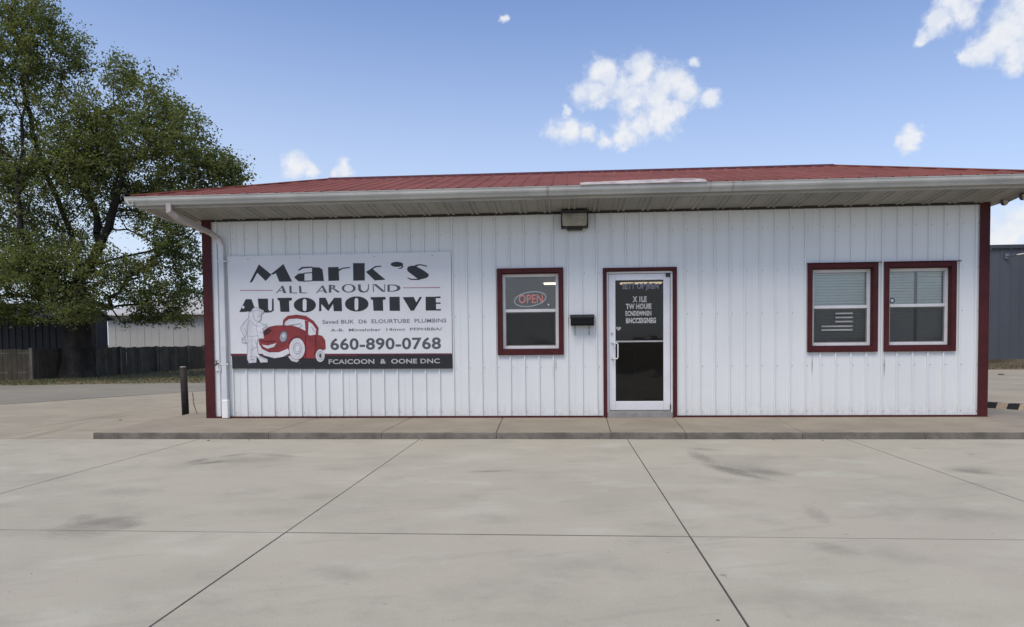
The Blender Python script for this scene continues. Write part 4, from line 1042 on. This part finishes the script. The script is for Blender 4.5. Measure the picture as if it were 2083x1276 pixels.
# ------------------------------------------------------------------ the big tree
def make_tree():
    TX, TY = -13.15, 14.25
    tree = thing('maple_tree', 'big leafy shade tree with thick dark trunk in front of the fence', 'tree', (TX, TY, -.09))
    P2 = lambda px, py: (TX+(px-165)/56.3, 1.24+(704-py)/56.3)
    lobes = [(50,180,128,185,-.6,.85),(105,80,72,105,.4,.42),(20,60,60,120,0,.4),(300,258,135,128,.3,.95),(195,270,60,95,.1,.45),(230,330,90,80,-.4,.4),(395,310,95,105,-.2,.6),(472,348,66,52,.2,.36),(40,400,170,150,.5,1.1),(-90,350,170,260,0,1.0),(200,560,150,85,-.9,.8),(60,570,140,80,-.4,.8),(350,565,100,95,.2,.72),(385,480,60,60,-.3,.22),(300,400,130,60,.8,.5),(330,655,80,30,.3,.16),(170,380,120,110,-.8,.5),(60,640,90,28,-.9,.16),(22,5,12,45,0,.05),(62,-10,12,50,.2,.05),(100,-5,10,50,.1,.05),(133,15,9,45,-.2,.05),(160,95,14,35,.2,.05),(268,135,10,32,.2,.04),(296,135,12,30,-.2,.05),(350,185,12,30,.1,.04),(392,215,14,30,.2,.05),(505,345,16,16,.1,.04),(-150,560,150,110,0,.5),(240,640,60,25,-1.5,.12)]
    pts = []
    for (px, py, rx, ry, dy, wt) in lobes:
        cx, cz = P2(px, py); RX, RZ_ = rx/56.3, ry/56.3; RYY = min(5.0, max(1.1, (RX+RZ_)*.5))
        n = int(560*wt)
        for _ in range(n):
            v = rng.normal(size=3); v /= np.linalg.norm(v); r = rng.uniform(.12, 1)**.45
            j = 1+.10*math.sin(v[0]*7+px)+.08*math.sin(v[2]*9+py)
            pts.append((cx+v[0]*RX*r*j, TY+dy*1.4+v[1]*RYY*r, cz+v[2]*RZ_*r*j))
    pts = np.array(pts); pts = pts[pts[:, 2] > 2.0]
    # open holes around the fork where the photo shows sky and limbs
    for (px, py, r) in ((192,452,42),(300,480,32),(215,400,22),(330,505,25),(18,592,28),(205,640,16),(100,395,15),(60,470,14)):
        hx, hz = P2(px, py); d = np.hypot(pts[:, 0]-hx, pts[:, 2]-hz); pts = pts[d > r/56.3*.95]
    # skeleton: trunk and main limbs, then every point hooks on to the nearest node closer to the trunk
    nodes = []; parent = []
    def add(p, par): nodes.append(np.array(p, float)); parent.append(par); return len(nodes)-1
    def chain(par, plist, step=.35):
        cur = par
        for q in plist:
            p = nodes[cur]; q = np.array(q, float); L = np.linalg.norm(q-p); n = max(1, int(L/step))
            for i in range(1, n+1):
                w = p+(q-p)*i/n+(rng.normal(size=3)*.03 if i < n else 0)
                cur = add(w, cur)
        return cur
    root = add((TX, TY, -.15), -1)
    def W(px, py, y): a, c = P2(px, py); return (a, TY+y, c)
    t1 = chain(root, [W(162,690,0), W(164,640,0)])
    fork = chain(t1, [W(168,600,0)])
    L1 = chain(fork, [W(178,560,-.1), W(205,540,-.2)])
    chain(L1, [W(235,500,-.3), W(262,440,-.4), W(300,380,-.8), W(330,310,-.9), W(350,250,-.8)])
    chain(L1, [W(212,490,.2), W(205,430,.3), W(188,390,.3), W(180,330,.2), W(200,250,.3), W(215,180,.2)])
    l3 = chain(fork, [W(150,540,.5), W(128,470,.8), W(95,400,1.0), W(60,330,1.1), W(40,240,.9), W(40,120,.5)])
    chain(fork, [W(140,560,-.8), W(118,480,-1.6), W(118,380,-1.7), W(120,280,-1.4), W(118,180,-1.0), W(112,60,-.6)])
    chain(L1, [W(255,515,.6), W(310,490,1.3), W(370,470,1.5), W(420,420,1.3), W(460,370,1.0)])
    chain(fork, [W(120,575,-.5), W(60,540,-1.0), W(0,500,-1.3), W(-80,450,-1.2), W(-160,400,-1)])
    chain(fork, [W(200,590,-1.0), W(250,585,-1.9), W(320,580,-2.1), W(390,570,-1.6)])
    chain(t1, [W(100,615,.6), W(40,600,1.2), W(-40,590,1.2)])
    chain(t1, [W(225,620,.9), W(300,610,1.4), W(370,610,1.2)])
    chain(L1, [W(225,520,-1.6), W(280,500,-2.6), W(330,440,-3)])
    nskel = len(nodes)
    base = np.array((TX, TY, 3.0))
    order = np.argsort(np.linalg.norm(pts-base, axis=1))
    arr = np.zeros((len(pts)*4+nskel+10, 3)); arr[:nskel] = np.array(nodes); cnt = nskel
    lo = 12
    tips = []
    pathlen = np.zeros(len(arr))
    for i in range(1, nskel): pathlen[i] = pathlen[parent[i]]+np.linalg.norm(nodes[i]-nodes[parent[i]])
    for k in order:
        p = pts[k]; d = np.linalg.norm(arr[lo:cnt]-p, axis=1)+.28*pathlen[lo:cnt]*.5
        j = int(np.argmin(d))+lo
        q = arr[j]; L = np.linalg.norm(p-q); n = max(1, min(3, int(L/.45)))
        cur = j
        for i in range(1, n+1):
            w = q+(p-q)*i/n
            if i < n: w = w+rng.normal(size=3)*.06; 
            nodes.append(w); parent.append(cur); arr[cnt] = w; pathlen[cnt] = pathlen[cur]+np.linalg.norm(w-arr[cur]); cur = cnt; cnt += 1
        tips.append(cur)
    N = len(nodes); area = np.zeros(N); kids = np.zeros(N, int)
    for i in range(N-1, 0, -1):
        if kids[i] == 0: area[i] = .0062**2
        area[parent[i]] += area[i]*.93; kids[parent[i]] += 1
    rad = np.sqrt(area)
    R0 = rad[root]; sc_ = .46/R0
    # wood
    tw = MB(); lw = MB()
    def seg(mb, a, b, ra, rb, n):
        mb.tube([a, b], [ra, rb], n, cap=False)
    def rr(i): 
        r = rad[i]; f = min(1.0, r/R0); return r*(1.0+(sc_*.9-1.0)*f**1.5)
    for i in range(1, N):
        a, b = nodes[parent[i]], nodes[i]; ra, rb = rr(parent[i]), rr(i); ra = min(ra, rb*1.6)
        if nodes[i][2] < 2.75 and i < t1+1: continue
        seg(lw, Vector(a), Vector(b), max(ra, .008), max(rb, .006), 7 if rb > .05 else (4 if rb > .015 else 3))
    lw.build('limbs', M['bark'], tree, smooth=True)
    # trunk with root flare and furrowed outline
    zs = [-.15,-.05,.1,.3,.6,1.0,1.5,2.0,2.5,2.9,3.2]; rs_ = [.80,.70,.60,.54,.51,.49,.47,.47,.49,.46,.36]; K = 36; vs = []; fs = []
    for zi, (z, r) in enumerate(zip(zs, rs_)):
        for k in range(K):
            t = 2*math.pi*k/K; fl = 1+.10*math.sin(5*t+.7)*(1 if z < .4 else .35)+.05*mnoise.noise((math.cos(t)*3, math.sin(t)*3, z*.7))+.03*((k % 2)*2-1)
            vs.append((TX-.02+r*fl*math.cos(t)+.02*z, TY+r*fl*math.sin(t), z))
    for i in range(len(zs)-1):
        for k in range(K): fs.append((i*K+k, i*K+(k+1) % K, (i+1)*K+(k+1) % K, (i+1)*K+k))
    tk = MB(); tk.add(vs, fs); tk.build('trunk', M['bark'], tree, smooth=True)
    # leaves
    T_ = np.array([nodes[i] for i in tips]); nt = len(T_); per = 28
    D_ = np.array([nodes[i]-nodes[parent[i]] for i in tips]); D_ /= (np.linalg.norm(D_, axis=1)[:, None]+1e-6)
    n = nt*per; idx = np.repeat(np.arange(nt), per)
    csz = rng.uniform(.5, 1.2, nt)[idx]
    off = rng.normal(size=(n, 3))*np.array((.145, .145, .10))*csz[:, None]+D_[idx]*rng.uniform(-.28, .28, (n, 1))
    c = T_[idx]+off
    s = rng.uniform(.030, .060, n)
    nrm = rng.normal(size=(n, 3))*.75+np.array((0, 0, .65)); nrm /= np.linalg.norm(nrm, axis=1)[:, None]
    tv = rng.normal(size=(n, 3)); u = np.cross(nrm, tv); u /= np.linalg.norm(u, axis=1)[:, None]; v = np.cross(nrm, u)
    # five-cornered leaf folded a little along the midrib
    V = np.empty((n, 4, 3))
    V[:, 0] = c-u*s[:, None]; V[:, 1] = c+v*s[:, None]*.72-u*s[:, None]*.1+nrm*s[:, None]*.18; V[:, 2] = c+u*s[:, None]*1.1; V[:, 3] = c-v*s[:, None]*.72-u*s[:, None]*.1+nrm*s[:, None]*.18
    me = bpy.data.meshes.new('crown'); me.vertices.add(n*4); me.vertices.foreach_set('co', V.ravel())
    me.loops.add(n*4); me.loops.foreach_set('vertex_index', np.arange(n*4)); me.polygons.add(n)
    me.polygons.foreach_set('loop_start', np.arange(0, n*4, 4)); me.polygons.foreach_set('loop_total', np.full(n, 4)); me.update()
    at = me.attributes.new('tint', 'FLOAT', 'FACE'); cl = rng.uniform(0, 1, nt)[idx]*.6+rng.uniform(0, 1, n)*.4; at.data.foreach_set('value', cl)
    m = bpy.data.materials.new('leaves'); m.use_nodes = True; T = NT(m.node_tree)
    tint = T.n('ShaderNodeAttribute', attribute_name='tint').outputs['Fac']
    pos = T.n('ShaderNodeNewGeometry').outputs['Position']; nz = T.noise(pos, .55, 3, .6)
    ccol = T.mix(tint, (.090,.112,.042), (.190,.210,.085)); ccol = T.mix(T.smooth(nz, .35, .7, 0, .6), ccol, (.075,.098,.038))
    df = T.n('ShaderNodeBsdfPrincipled', {'Base Color': ccol, 'Roughness': .8, 'Specular IOR Level': .12})
    trn = T.n('ShaderNodeBsdfTranslucent', {'Color': T.mix(1.0, ccol, (1.5, 1.55, .8), 'MULTIPLY')})
    mx_ = T.n('ShaderNodeMixShader', {0: .42, 1: df.outputs[0], 2: trn.outputs[0]}); T.t.links.new(mx_.outputs[0], T.n('ShaderNodeOutputMaterial').inputs[0])
    me.materials.append(m)
    o = bpy.data.objects.new('crown', me); COL.objects.link(o); o.parent = tree; o.location = -world_loc(tree)
    print('tree tips', nt, 'leaves', n, 'R0', R0)
make_tree()
